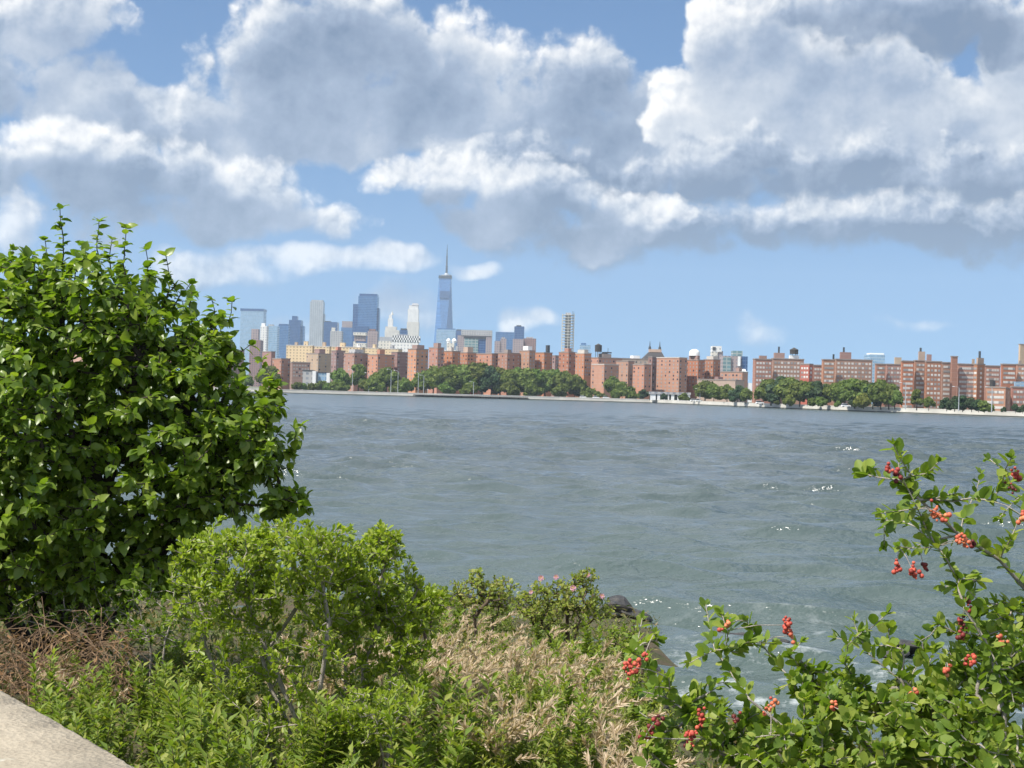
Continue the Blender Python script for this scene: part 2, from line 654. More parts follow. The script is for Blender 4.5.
# ripples too small for the mesh
mp = g.node('ShaderNodeMapping')
mp.inputs['Scale'].default_value = (1.0, 1.5, 1.0)
mp.inputs['Rotation'].default_value = (0, 0, R(-15))
g.put(mp.inputs['Vector'], pos)
nrm = None
for sc_, det, st, di in ((3.2, 4, .35, .07), (.8, 4, .55, .26), (.16, 5, .3, 1.2)):
    bn = g.node('ShaderNodeBump')
    bn.inputs['Strength'].default_value = st
    bn.inputs['Distance'].default_value = di
    g.put(bn.inputs['Height'], g.noise(mp.outputs[0], sc_, det, .62).outputs['Fac'])
    if nrm is not None:
        g.l.new(nrm, bn.inputs['Normal'])
    nrm = bn.outputs[0]
g.l.new(nrm, wp.inputs['Normal'])
g.l.new(wp.outputs[0], out.inputs['Surface'])
WV, WF = wave_water()
water = fast_mesh('water', WV, WF, wm, smooth=True)
tag(water, 'choppy blue grey river between the planted bank and the city', 'river', kind='structure')

# ------------------------------------------------------------------ far bank terrain (one sheet to the horizon)
LAND_Z = 2.2
tb = MB()
pl = [(p.x, p.y + 1.2) for p in SHORE]
pl = [(-3900, SHORE[0].y + 200)] + pl + [(3900, SHORE[-1].y - 250)]
far = [(p[0] * (1 if abs(p[0]) > 3000 else 6.5), 7500) for p in pl]
for k in range(len(pl) - 1):
    tb.quad((*pl[k], LAND_Z), (*pl[k + 1], LAND_Z), (far[k + 1][0], 7500, LAND_Z), (far[k][0], 7500, LAND_Z))
land_m = simple_mat('city_ground', c4(.16, .17, .12), .95, .4, .02)
land = tb.build('terrain', land_m)
tag(land, 'flat city ground on the far bank', 'ground', kind='structure')

# river bed and quay face under everything, as plain terrain
bb = MB()
bb.quad((-3900, -100, -3.2), (3900, -100, -3.2), (3900, 7500, -3.2), (-3900, 7500, -3.2))
bed = bb.build('river_bed', simple_mat('mud', c4(.06, .06, .05), .9))
tag(bed, 'muddy bed under the river', 'river bed', kind='structure')

# ------------------------------------------------------------------ far bank: quay wall, pier
M = {}
M['concrete'] = simple_mat('pale_concrete', c4(.60, .57, .50), .85, .25, .08)
M['wet'] = simple_mat('wet_stained_concrete', c4(.07, .075, .06), .7, .3, .2)
M['timber'] = simple_mat('dark_timber', c4(.035, .032, .03), .9, .3, .3)
M['steel'] = simple_mat('galvanised_steel', c4(.42, .44, .45), .5, metal=.3)
M['dark_steel'] = simple_mat('dark_steel', c4(.05, .055, .06), .5)


def ribbon(mb, pts, y0, y1, z0, z1):
    """long low block that follows a line of plan points"""
    for a, b in zip(pts[:-1], pts[1:]):
        a0, b0 = (a.x, a.y + y0), (b.x, b.y + y0)
        a1, b1 = (a.x, a.y + y1), (b.x, b.y + y1)
        mb.quad((*a0, z0), (*b0, z0), (*b0, z1), (*a0, z1))
        mb.quad((*a0, z1), (*b0, z1), (*b1, z1), (*a1, z1))
        mb.quad((*b1, z0), (*a1, z0), (*a1, z1), (*b1, z1))


quay = empty('seawall', (SHORE[3].x, SHORE[3].y, 0), 0, 'long pale concrete seawall along the water edge of the far bank', 'seawall')


def attach(o, parent):
    o.parent = parent
    o.matrix_parent_inverse = Matrix.Translation(-Vector(parent.location))
    return o


mb = MB(); ribbon(mb, SHORE, 0, 1.0, .55, 2.35); attach(mb.build('wall_face', M['concrete']), quay)
mb = MB(); ribbon(mb, SHORE, -.06, 1.1, -3, .55); attach(mb.build('tide_band', M['wet']), quay)
mb = MB(); ribbon(mb, SHORE, -.15, 1.3, 2.352, 2.75); attach(mb.build('coping', M['concrete']), quay)

# timber pier that runs along the wall in front of the dense trees
pr = empty('pier', (water_point(470, 398.2).x, water_point(470, 398.2).y - 8, 0), 0, 'low dark timber pier with a grey rail in front of the dense tree row', 'pier')
pa, pb2 = water_point(414, 396.6), water_point(528, 399.6)
n_seg = 24
pts = [pa.lerp(pb2, k / n_seg) + Vector((0, -6, 0)) for k in range(n_seg + 1)]
mb = MB(); ribbon(mb, pts, -1.5, 5.5, .95, 1.5); attach(mb.build('deck', M['timber']), pr)
for p in pts[::2]:
    mb = MB(); mb.lathe([(.26, -3), (.24, .948)], p.x, p.y - 1.0, 6)
    attach(mb.build('pile', M['timber']), pr)
mb = MB(); ribbon(mb, pts, -1.3, -1.1, 2.35, 2.5)
for a, b in zip(pts[:-1], pts[1:]):
    for t in (0, .5):
        q = a.lerp(b, t)
        mb.box(q.x - .08, q.y - 1.28, 1.5, q.x + .08, q.y - 1.12, 2.35)
attach(mb.build('railing', M['steel']), pr)
mb = MB(); ribbon(mb, pts, 3.2, 4.6, 1.5, 2.0); attach(mb.build('kerb', M['concrete']), pr)

# ------------------------------------------------------------------ building tools
def facade_mat(name, col, win, floor=3.5, bay=3.2, fh=.55, fw=.6, rough=.7, win_rough=.25, var=.12, spec=.4, slab=None):
    """masonry or cladding with rows of panes, laid out in the building's own metres"""
    m, n, l = newmat(name)
    g = G(m.node_tree)
    out = g.node('ShaderNodeOutputMaterial')
    p = g.node('ShaderNodeBsdfPrincipled')
    tc = g.node('ShaderNodeTexCoord')
    s = g.node('ShaderNodeSeparateXYZ')
    g.put(s.inputs[0], tc.outputs['Object'])
    z = g.math('FRACT', g.math('DIVIDE', s.outputs[2], floor))
    h = g.math('FRACT', g.math('DIVIDE', g.math('ADD', s.outputs[0], s.outputs[1]), bay))
    inz = g.math('MULTIPLY', g.math('GREATER_THAN', z, .5 - fh / 2), g.math('LESS_THAN', z, .5 + fh / 2))
    inh = g.math('MULTIPLY', g.math('GREATER_THAN', h, .5 - fw / 2), g.math('LESS_THAN', h, .5 + fw / 2))
    mask = g.math('MULTIPLY', inz, inh)
    nz = g.noise(tc.outputs['Object'], .05, 5, .6)
    base = g.mix(g.maprange(nz.outputs['Fac'], .35, .65), col, tuple(x * (1 - var) for x in col[:3]) + (1,))
    # each pane a little different (blinds, sky)
    cell = g.node('ShaderNodeTexWhiteNoise', noise_dimensions='3D')
    cv = g.node('ShaderNodeCombineXYZ')
    g.put(cv.inputs[0], g.math('FLOOR', g.math('DIVIDE', g.math('ADD', s.outputs[0], s.outputs[1]), bay)))
    g.put(cv.inputs[1], g.math('FLOOR', g.math('DIVIDE', s.outputs[2], floor)))
    g.put(cell.inputs['Vector'], cv.outputs[0])
    wcol = g.mix(g.math('MULTIPLY', cell.outputs['Value'], .5), win, tuple(min(1, x * 1.9) for x in win[:3]) + (1,))
    g.put(p.inputs['Base Color'], g.mix(mask, base, wcol))
    g.put(p.inputs['Roughness'], g.maprange(mask, 0, 1, rough, win_rough))
    p.inputs['Specular IOR Level'].default_value = spec
    g.l.new(p.outputs[0], out.inputs['Surface'])
    return m


def brick_mat(name, col, var=.22):
    m, n, l = newmat(name)
    g = G(m.node_tree)
    out = g.node('ShaderNodeOutputMaterial')
    p = g.node('ShaderNodeBsdfPrincipled')
    tc = g.node('ShaderNodeTexCoord')
    s = g.node('ShaderNodeSeparateXYZ')
    g.put(s.inputs[0], tc.outputs['Object'])
    nz = g.noise(tc.outputs['Object'], .12, 6, .65)
    # thin pale slab edges between the storeys, washed streaks
    z = g.math('FRACT', g.math('DIVIDE', s.outputs[2], 2.85))
    band = g.math('MULTIPLY', g.math('LESS_THAN', z, .09), .28)
    base = g.mix(g.maprange(nz.outputs['Fac'], .3, .7), col, tuple(x * (1 - var) for x in col[:3]) + (1,))
    oi = g.node('ShaderNodeObjectInfo')
    hsv = g.node('ShaderNodeHueSaturation')
    g.put(hsv.inputs['Hue'], g.maprange(oi.outputs['Random'], 0, 1, .491, .509))
    g.put(hsv.inputs['Value'], g.maprange(g.math('FRACT', g.math('MULTIPLY', oi.outputs['Random'], 7.3)), 0, 1, .84, 1.14))
    g.put(hsv.inputs['Saturation'], g.maprange(g.math('FRACT', g.math('MULTIPLY', oi.outputs['Random'], 3.7)), 0, 1, .82, 1.06))
    g.put(hsv.inputs['Color'], base)
    g.put(p.inputs['Base Color'], g.mix(band, hsv.outputs[0], c4(.45, .38, .33)))
    p.inputs['Roughness'].default_value = .9
    p.inputs['Specular IOR Level'].default_value = .2
    g.l.new(p.outputs[0], out.inputs['Surface'])
    return m


M['brick_orange'] = brick_mat('orange_brick', c4(.49, .22, .122))
M['brick_red'] = brick_mat('red_brick', c4(.42, .175, .10))
M['brick_pink'] = brick_mat('pinkish_brick', c4(.44, .222, .148))
M['brick_mauve'] = brick_mat('brown_brick', c4(.33, .20, .17))
M['brick_tan'] = brick_mat('tan_brick', c4(.48, .35, .25))
M['brick_bright'] = brick_mat('bright_red_brick', c4(.42, .11, .08))
M['cap'] = simple_mat('roof_coping', c4(.30, .25, .22), .9, .2, .1)
M['pale_cap'] = simple_mat('pale_coping', c4(.55, .50, .44), .9, .2, .1)
M['pane_dark'] = simple_mat('dark_window_glass', c4(.035, .04, .05), .15, spec=.6)
M['pane_pale'] = simple_mat('window_with_pale_blind', c4(.62, .60, .56), .5, .2, .5)
M['pane_mid'] = simple_mat('window_with_half_blind', c4(.30, .29, .28), .4, .2, .5)
M['tank'] = simple_mat('weathered_tank_timber', c4(.06, .055, .05), .9, .3, .3)
M['white'] = simple_mat('white_paint', c4(.78, .78, .76), .6, .1, .2)
M['glass_blue'] = facade_mat('blue_curtain_glass', c4(.09, .18, .32), c4(.03, .09, .21), 3.9, 3.0, .72, .82, .35, .18, .15, .7)
M['glass_deep'] = facade_mat('deep_blue_glass', c4(.04, .10, .22), c4(.015, .05, .14), 3.9, 3.2, .75, .8, .35, .16, .15, .7)
M['glass_pale'] = facade_mat('pale_blue_glass', c4(.30, .40, .48), c4(.15, .25, .36), 3.9, 2.6, .7, .8, .35, .2, .15, .7)
M['glass_green'] = facade_mat('greenish_glass', c4(.30, .34, .32), c4(.10, .17, .18), 4.2, 5.5, .7, .8, .5, .2, .15, .6)
M['steel_skin'] = facade_mat('rippled_steel_skin', c4(.36, .38, .39), c4(.16, .19, .22), 3.6, 6.5, .5, .45, .4, .2, .2, .6)
M['stone_pale'] = facade_mat('pale_limestone', c4(.62, .58, .50), c4(.26, .26, .25), 4.0, 4.0, .5, .4, .8)
M['stone_white'] = facade_mat('white_stone', c4(.72, .70, .66), c4(.33, .34, .35), 4.0, 4.2, .5, .4, .8)
M['stone_grey'] = facade_mat('grey_stone', c4(.40, .39, .38), c4(.18, .19, .21), 3.8, 4.4, .5, .5, .8)
M['stone_cream'] = facade_mat('cream_brick', c4(.60, .46, .28), c4(.24, .19, .14), 2.9, 3.6, .45, .38, .85)
M['stone_mauve'] = facade_mat('mauve_concrete', c4(.34, .27, .26), c4(.15, .14, .16), 3.8, 4.0, .5, .45, .8)
M['brown_block'] = facade_mat('brown_block', c4(.26, .16, .14), c4(.09, .08, .09), 3.2, 3.6, .5, .45, .85)


def solve_w(cx, cy, dx, dy, u, v=396):
    s = ray(u, v).x
    return (s * cy - cx) / (dx - s * dy)


def top_z(u, v, d):
    return EYE.z + ray(u, v).z * d


pane_cache = {}


def pane_mesh(mat, w, h):
    key = (mat.name, w, h)
    if key not in pane_cache:
        mb = MB()
        mb.box(-w / 2, -.09, -h / 2, w / 2, 0, h / 2)
        o = mb.build('window', mat)
        pane_cache[key] = o.data
        bpy.data.objects.remove(o)
    return pane_cache[key]


def add_windows(parent, face, width, z0, z1, cols, rows_dz, mats, w=1.5, h=1.5, margin=1.6, limit=100, skip=0.0, seed=0):
    """single window units on a wall; face 'r' is the wall y=0, face 'l' the wall x=0 of the building's own axes"""
    rr = random.Random(seed)
    n = 0
    z = z1 - 2.4
    while z > z0 and n < limit:
        for c in range(cols):
            if n >= limit:
                break
            if rr.random() < skip:
                continue
            t = margin + (width - 2 * margin) * (c / (cols - 1) if cols > 1 else .5)
            o = bpy.data.objects.new('window', pane_mesh(rr.choice(mats), w, h))
            COL.objects.link(o)
            o.parent = parent
            if face == 'r':
                o.location = (t, -.004, z)
            else:
                o.location = (-.004, t, z)
                o.rotation_euler = (0, 0, R(-90))
            n += 1
        z -= rows_dz
    return n


def corner_block(name, label, cat, u0, uc, u1, vt, D, theta, mat, group=None, cap=None, win=None, zb=None, body='wall', bulk=None, cap_h=.7, tall=0):
    """block seen at a corner: left wall from u0 to uc, right wall from uc to u1; walls meet at distance D"""
    LV = min(vt + 14, 396)
    s = ray(uc, LV).x
    cx, cy = s * D, D
    th = R(theta)
    dx, dy = math.cos(th), math.sin(th)
    lx, ly = -math.sin(th), math.cos(th)
    WR = solve_w(cx, cy, dx, dy, u1, LV) if u1 > uc else 8.0
    WL = solve_w(cx, cy, lx, ly, u0, LV) if u0 < uc else 8.0
    WR = min(max(WR, 1.5), 300)
    WL = min(max(WL, 1.5), 300)
    zb = LAND_Z if zb is None else zb
    H = top_z(uc, vt, D) - zb
    e = empty(name, (cx, cy, zb), th, label, cat, group)
    mb = MB()
    mb.box(0, 0, -.5, WR, WL, H)
    mb.build(body, mat, e)
    if cap:
        mb = MB()
        mb.box(-.25, -.25, H + .003, WR + .25, WL + .25, H + cap_h)
        mb.build('parapet', cap, e)
    if bulk:
        for (a0, b0, a1, b1, hh, mm) in bulk:
            mb = MB()
            z0 = H + (cap_h if cap else 0) + .005
            mb.box(a0 * WR, b0 * WL, z0, a1 * WR, b1 * WL, z0 + hh)
            mb.build('roof_house', mm, e)
    if win:
        wl, wr, mats, vlow, kw = win
        zl = top_z(uc, vlow, D) - zb
        lim = 100
        if wl:
            lim -= add_windows(e, 'l', WL, zl, H, wl, 2.85, mats, limit=lim, seed=int(u0 * 7), **kw)
        if wr:
            add_windows(e, 'r', WR, zl, H, wr, 2.85, mats, limit=max(0, lim), seed=int(u1 * 5), **kw)
    e['_w'] = WR
    e['_l'] = WL
    e['_h'] = H
    return e


def water_tank(parent, x, y, z, r=2.6, h=4.5, leg=4.0, mat=None):
    mb = MB()
    for k in range(4):
        a = R(45 + 90 * k)
        mb.tube([(x + r * .8 * math.cos(a), y + r * .8 * math.sin(a), z), (x + r * .75 * math.cos(a), y + r * .75 * math.sin(a), z + leg)], [.22, .22], 4)
    mb.build('tank_stand', M['dark_steel'], parent)
    mb = MB()
    mb.lathe([(r * .98, z + leg), (r, z + leg + h), (r * 1.06, z + leg + h + .05), (.15, z + leg + h + r * .55)], x, y, 12)
    return mb.build('water_tank', mat or M['tank'], parent)


# ------------------------------------------------------------------ far skyline, the distant towers
def tower(name, label, parts, u, D, cat='tower', theta=0, group=None):
    """parts: (part name, u0, u1, v top, v bottom or None, depth m, material, y offset)"""
    s = ray(u, 396).x
    e = empty(name, (s * D, D, LAND_Z), 0, label, cat, group)
    for (pn, u0, u1, vt, vb, dep, mat, yo) in parts:
        Dd = D + yo
        LV = min((vt + 356) / 2, 380)
        x0 = ray(u0, LV).x * Dd - s * D
        x1 = ray(u1, LV).x * Dd - s * D
        z1 = top_z((u0 + u1) / 2, vt, Dd) - LAND_Z
        z0 = (top_z((u0 + u1) / 2, vb, Dd) - LAND_Z + .01) if vb is not None else -.5
        mb = MB()
        mb.box(x0, yo, z0, x1, yo + dep, z1)
        mb.build(pn, mat, e)
    return e


T = tower
T('glass_tower', 'broad blue glass office tower at the left end of the skyline, rising over the leaves', [
    ('facade', 240, 263, 311, None, 50, M['glass_pale'], 0), ('roof_band', 239.7, 263.3, 308.6, 311, 51, M['glass_deep'], -.5)], 252, 4300)
T('brick_tower', 'dark brown apartment tower just left of the white slab by the big leafy tree', [
    ('wall', 249.5, 260.5, 340, None, 25, M['brown_block'], 0), ('penthouse', 251, 258, 329, 340, 14, M['stone_mauve'], 3)], 255, 2300)
T('white_tower', 'slim white apartment slab near the left end of the skyline', [
    ('wall', 260, 266.4, 326, None, 20, M['stone_white'], 0), ('roof_house', 261, 264.5, 323, 326, 10, M['white'], 2)], 263, 2500)
T('glass_tower', 'pale green glass block with flat roof right of the slim white slab', [
    ('facade', 266.5, 277, 326, None, 30, M['glass_pale'], 0), ('roof_house', 268, 273, 324.4, 326, 12, M['stone_grey'], 3)], 271, 3200)
T('glass_tower', 'blue glass block between the pale green block and the stepped blue tower', [
    ('facade', 278, 288, 325.5, None, 30, M['glass_blue'], 0), ('roof_band', 278.4, 287.6, 324, 325.5, 28, M['glass_deep'], 1)], 283, 3600)
T('glass_tower', 'stepped deep blue glass tower left of the tall silver tower', [
    ('facade', 288.5, 300.5, 320, None, 40, M['glass_deep'], 0), ('crown', 291.5, 296.5, 316, 320, 25, M['glass_deep'], 5), ('side_wing', 300.6, 303.5, 326, None, 25, M['glass_blue'], 4)], 294, 4000)
# tall silver tower
T('steel_tower', 'tall silver grey residential tower with rippled skin, left of the dark blue block', [
    ('facade', 309.4, 322.6, 301.5, None, 40, M['steel_skin'], 0), ('crown', 310.6, 322, 300, 301.5, 34, M['stone_grey'], 3), ('side_wing', 322.7, 324, 314, None, 26, M['steel_skin'], 6)], 316, 4900)
T('office_block', 'flat topped dark blue office block right of the tall silver tower', [
    ('facade', 323.5, 336.8, 322, None, 40, M['glass_deep'], 0), ('roof_band', 324, 330, 321, 322, 20, M['dark_steel'], 4)], 330, 3900)
T('office_block', 'grey stone office block with a small tower in front of the blue blocks', [
    ('wall', 330, 341.5, 331, None, 25, M['stone_grey'], 0), ('roof_house', 331.2, 334.6, 327.6, 331, 10, M['stone_pale'], 4)], 336, 2900)
T('glass_tower', 'faint blue glass tower with a dark roof storey left of the biggest blue tower', [
    ('facade', 340.8, 352, 327.5, None, 35, M['glass_blue'], 0), ('roof_band', 341.6, 351.6, 321.2, 327.5, 30, M['stone_mauve'], 2)], 346, 4100)
# the big blue slab
T('glass_tower', 'biggest blue glass tower with lower shoulders on both sides', [
    ('facade', 357.6, 376.6, 296, None, 45, M['glass_blue'], 0), ('crown', 358.6, 376.2, 293.8, 296, 40, M['glass_deep'], 2),
    ('shoulder', 352.4, 357.5, 304, None, 35, M['glass_deep'], 4), ('shoulder', 376.7, 378.4, 308, None, 35, M['glass_deep'], 4),
    ('podium', 352, 368, 326, None, 10, M['glass_deep'], -12)], 366, 3500)
T('stone_block', 'pale beige block with an open top storey below the biggest blue tower', [
    ('wall', 353, 366, 343, None, 20, M['stone_pale'], 0), ('top_storey', 354, 365, 335.5, 341, 16, M['stone_mauve'], 2), ('roof_slab', 353, 366, 332.4, 335.4, 20, M['stone_pale'], 0),
    ('pier', 353, 355, 341.2, 343, 18, M['stone_pale'], 1)], 360, 2200)
T('brick_tower', 'mauve brick tower at the right foot of the biggest blue tower', [
    ('wall', 367.3, 377.2, 331, None, 22, M['stone_mauve'], 0), ('roof_house', 369, 375, 329, 331, 12, M['brown_block'], 3)], 372, 2300)
# municipal style block with a wedding cake spire
mu = T('civic_building', 'wide pale stone civic block with a small stepped spire', [
    ('wall', 384.4, 398.6, 330, None, 40, M['stone_pale'], 0), ('side_wing', 378.6, 400.4, 337, None, 45, M['stone_grey'], -4), ('attic', 385, 396, 326.5, 330, 34, M['stone_pale'], 3),
    ('tower_stage', 387.4, 392.4, 318.6, 326.5, 14, M['stone_white'], 8), ('tower_stage', 388.4, 391.4, 314.6, 318.6, 9, M['stone_white'], 10)], 391, 4400)
mb = MB()
zz = top_z(390, 314.6, 4400) - LAND_Z
xo = ray(389.9, 396).x * 4415 - ray(391, 396).x * 4400
mb.lathe([(4.2, zz), (3.4, zz + 4), (1.2, zz + 8), (.5, zz + 13)], xo, 15, 8)
mb.build('spire', M['stone_pale'], mu)
T('office_block', 'dark grey glass block between the civic spire and the cream tapering tower', [
    ('facade', 399.8, 406.6, 330, None, 25, M['glass_deep'], 0), ('roof_band', 400.2, 406.2, 328.4, 330, 20, M['dark_steel'], 2)], 403, 3000)
# cream tower with a tapering crown
ct = T('stone_tower', 'slender cream tower with a tapering crown left of the tallest spire', [
    ('wall', 406.4, 418.4, 322, None, 36, M['stone_pale'], 0), ('shaft', 407.2, 418, 309, 322, 32, M['stone_white'], 2), ('crown', 408.4, 417.4, 305.4, 309, 26, M['stone_white'], 5)], 412, 4900)
mb = MB()
zz = top_z(413, 305.4, 4910) - LAND_Z
xo = ray(412.9, 396).x * 4915 - ray(412, 396).x * 4900
mb.prism([(xo - 12, 4), (xo + 12, 4), (xo + 12, 26), (xo - 12, 26)], zz, zz + 7, [(xo - 8, 8), (xo + 8, 8), (xo + 8, 22), (xo - 8, 22)])
mb.build('crown_cap', M['stone_grey'], ct)
# chequered low building
cb = T('apartment_block', 'low white block with a black and white chequered top storey below the cream tower', [
    ('wall', 391, 418, 342, None, 20, M['stone_white'], 0), ('lower_wing', 378, 392, 341, None, 16, M['stone_pale'], 6)], 405, 1900)
mb = MB()
for mi in (0, 1):
    mb.cur = mi
    x0 = ray(391, 396).x * 1900 - ray(405, 396).x * 1900
    z0 = top_z(405, 342, 1900) - LAND_Z + .02
    w = 34.5 / 22
    for r_ in range(3):
        for c_ in range(22):
            if (r_ + c_) % 2 == mi:
                mb.box(x0 + c_ * w, -.3, z0 + r_ * 2.6, x0 + (c_ + 1) * w - .01, 14, z0 + (r_ + 1) * 2.6 - .01)
mb.build('chequered_storey', [M['dark_steel'], M['white']], cb)
mb = MB(); mb.box(x0 + 5, 2, z0 + 7.81, x0 + 20, 11, z0 + 9.4); mb.build('roof_house', M['stone_grey'], cb)

# ---- the tallest tower: square base, square top turned by 45 degrees
D = 5600.0
sx = ray(443.4, 350).x * D
wtc = empty('skyscraper', (sx, D, LAND_Z), 0, 'tallest tower, tapering blue glass with a long spire', 'skyscraper')
HB, HT = 57.0, 417.0
bh = 43.0
base = [(0, -bh), (bh, 0), (0, bh), (-bh, 0)]
hs = 22.0
topc = [(-hs, -hs), (hs, -hs), (hs, hs), (-hs, hs)]
mb = MB(); mb.prism(base, -.5, HB); mb.build('podium', M['glass_pale'], wtc)
mb = MB()
B3 = [(x, y, HB + .02) for x, y in base]
T3 = [(x, y, HT) for x, y in topc]
for k in range(4):
    mb.quad(T3[k], B3[k], T3[(k + 1) % 4])          # wide edge above, point below
    mb.quad(B3[k], B3[(k + 1) % 4], T3[(k + 1) % 4])
mb.quad(*T3)
M['wtc'] = facade_mat('mirror_blue_glass', c4(.09, .19, .36), c4(.05, .13, .29), 4.0, 3.0, .85, .85, .3, .2, .1, .5)
mb.build('glass_shaft', M['wtc'], wtc)
mb = MB(); mb.box(-24, -24, HT + .02, 24, 24, HT + 10); mb.build('parapet', M['dark_steel'], wtc)
mb = MB(); mb.lathe([(20, HT + 10.02), (20, HT + 14), (9, HT + 14.1), (7, HT + 20)], 4, 0, 16); mb.build('antenna_ring', M['steel'], wtc)
mb = MB()
mb.lathe([(4.2, HT + 20.02), (3.6, HT + 45), (4.4, HT + 46), (3.0, HT + 50), (2.6, HT + 80), (3.3, HT + 81), (2.0, HT + 86), (1.5, HT + 104), (2.4, HT + 105), (1.0, HT + 110), (.5, HT + 128)], 4, 0, 8)
mb.build('spire', M['dark_steel'], wtc)
mb = MB(); mb.box(-18, -29.5, HT - 75, 18, -24, HT - 48)
mb.build('mechanical_floor', M['glass_deep'], wtc)

T('glass_tower', 'pale blue glass block in front of the foot of the tallest tower', [
    ('facade', 436, 460, 329.6, None, 45, M['glass_pale'], 0), ('roof_band', 437, 455, 328.4, 329.6, 40, M['glass_blue'], 1)], 448, 4000)
dm = T('civic_building', 'small white domed building below the tallest tower', [
    ('wall', 444.4, 455.6, 350, None, 18, M['stone_white'], 0), ('upper_storey', 446.6, 454, 343, 350, 13, M['stone_pale'], 2), ('side_block', 455.7, 458, 346, None, 14, M['stone_grey'], 2)], 450, 1900)
for uu, vv, rr_ in ((445.8, 339.4, 2.9), (451.6, 339.8, 3.4)):
    mb = MB()
    z = top_z(450, 343, 1905) - LAND_Z
    xx = ray(uu + 1.2, 396).x * 1906 - ray(450, 396).x * 1900
    mb.lathe([(rr_ * .8, z + .02), (rr_ * .8, z + 1.5), (rr_, z + 2.0), (rr_ * .95, z + 3.2), (rr_ * .7, z + 4.8), (rr_ * .3, z + 5.8), (.1, z + 6.2)], xx, 7, 12)
    mb.build('dome', M['white'], dm, True)
T('office_block', 'dark blue block behind the domed building, right of the tallest tower', [
    ('facade', 455.4, 461.6, 330.6, None, 30, M['glass_deep'], 0), ('roof_band', 456, 461, 329.4, 330.6, 24, M['dark_steel'], 2)], 458, 3900)
T('office_block', 'broad mauve grey hospital-like block with a dark roof band', [
    ('wall', 457.4, 491.6, 335.6, None, 40, M['stone_mauve'], 0), ('roof_band', 461, 491.8, 330, 335.6, 42, M['stone_grey'], -1)], 474, 2700)
T('office_block', 'dark glazed block with green window bands in front of the broad mauve block', [
    ('facade', 464, 478, 338.5, None, 15, M['glass_green'], 0), ('roof_slab', 463.6, 485.8, 336.4, 338.5, 24, M['dark_steel'], -.5), ('side_wing', 478.1, 485.5, 338.5, None, 22, M['glass_deep'], 1)], 474, 2300)
T('office_block', 'blue grey slab office with a raised dark cube on its right end', [
    ('facade', 495.4, 513.8, 332, None, 30, M['glass_blue'], 0), ('raised_cube', 514, 524, 326.4, None, 30, M['glass_deep'], -1), ('roof_house', 516, 521, 325.2, 326.4, 14, M['dark_steel'], 4)], 508, 3300)
T('apartment_block', 'mauve twin-step apartment block in front of the blue grey slab', [
    ('wall', 494.4, 500.2, 341, None, 20, M['stone_mauve'], 0), ('step', 500.3, 506.2, 338.6, None, 22, M['stone_mauve'], 1), ('roof_house', 501.5, 504.5, 337, 338.6, 8, M['stone_grey'], 4)], 500, 2400)
T('office_block', 'mauve office block with tapered corner right of the dark cube', [
    ('wall', 512.6, 523.4, 339, None, 24, M['stone_mauve'], 0), ('wing', 523.5, 536, 338.4, None, 26, M['brown_block'], 3), ('roof_house', 526, 533, 337, 338.4, 12, M['stone_grey'], 6)], 524, 2500)

# ---- slender tower under construction: slabs on columns, a crane mast beside it
D = 2500.0
sx = ray(567.6, 340).x * D
cn = empty('unfinished_tower', (sx, D, LAND_Z), 0, 'slender open-frame tower under construction standing alone', 'tower')
zt = top_z(568, 314, D) - LAND_Z
hw = 10.2
nfl = 30
mb = MB()
mb.box(-hw, -hw, 0, hw, hw, zt * .50)
mb.build('glazed_lower_storeys', M['glass_blue'], cn)
for k in range(nfl):
    z = zt * .50 + (zt * .5) * k / (nfl - 1)
    if k % 2 == 0:
        mb = MB(); mb.box(-hw, -hw, z + .02, hw, hw, z + .9); mb.build('floor_slab', M['concrete'], cn)
for (x, y) in ((-hw + .5, -hw + .5), (hw - .5, -hw + .5), (0, -hw + .5), (hw - .5, hw - .5), (-hw + .5, hw - .5)):
    mb = MB(); mb.box(x - .45, y - .45, zt * .5 + .95, x + .45, y + .45, zt - .02); mb.build('column', M['concrete'], cn)
mb = MB(); mb.box(-4.5, -3, zt * .5 + .95, 4.5, 5, zt + 2); mb.build('core', M['stone_grey'], cn)
mb = MB()
xm = hw - 2.5
for (x, y) in ((xm - 1, -hw - 3), (xm + 1, -hw - 3), (xm - 1, -hw - 1), (xm + 1, -hw - 1)):
    mb.box(x - .2, y - .2, 0, x + .2, y + .2, zt + 4)
zz = 0
while zz < zt:
    mb.tube([(xm - 1, -hw - 3, zz), (xm + 1, -hw - 3, zz + 4)], [.16, .16], 4)
    mb.tube([(xm + 1, -hw - 1, zz), (xm + 1, -hw - 3, zz + 4)], [.16, .16], 4)
    zz += 4
mb.build('hoist_mast', M['dark_steel'], cn)
mb = MB(); mb.box(xm - 3, -hw - 4.2, zt * .42, xm + 3, -hw - .6, zt * .52); mb.build('hoist_cabin', M['brick_mauve'], cn)
T('glass_tower', 'small light blue glass tower right of the unfinished tower', [
    ('facade', 580.4, 590.4, 345, None, 24, M['glass_pale'], 0), ('roof_band', 581, 586, 343, 345, 12, M['glass_blue'], 2)], 585, 2400)
T('glass_tower', 'light blue glass tower behind the right-hand brick slabs', [
    ('facade', 869.6, 885, 354.5, None, 30, M['glass_pale'], 0), ('roof_canopy', 871, 884, 353, 354.5, 24, M['white'], 2)], 878, 1900)
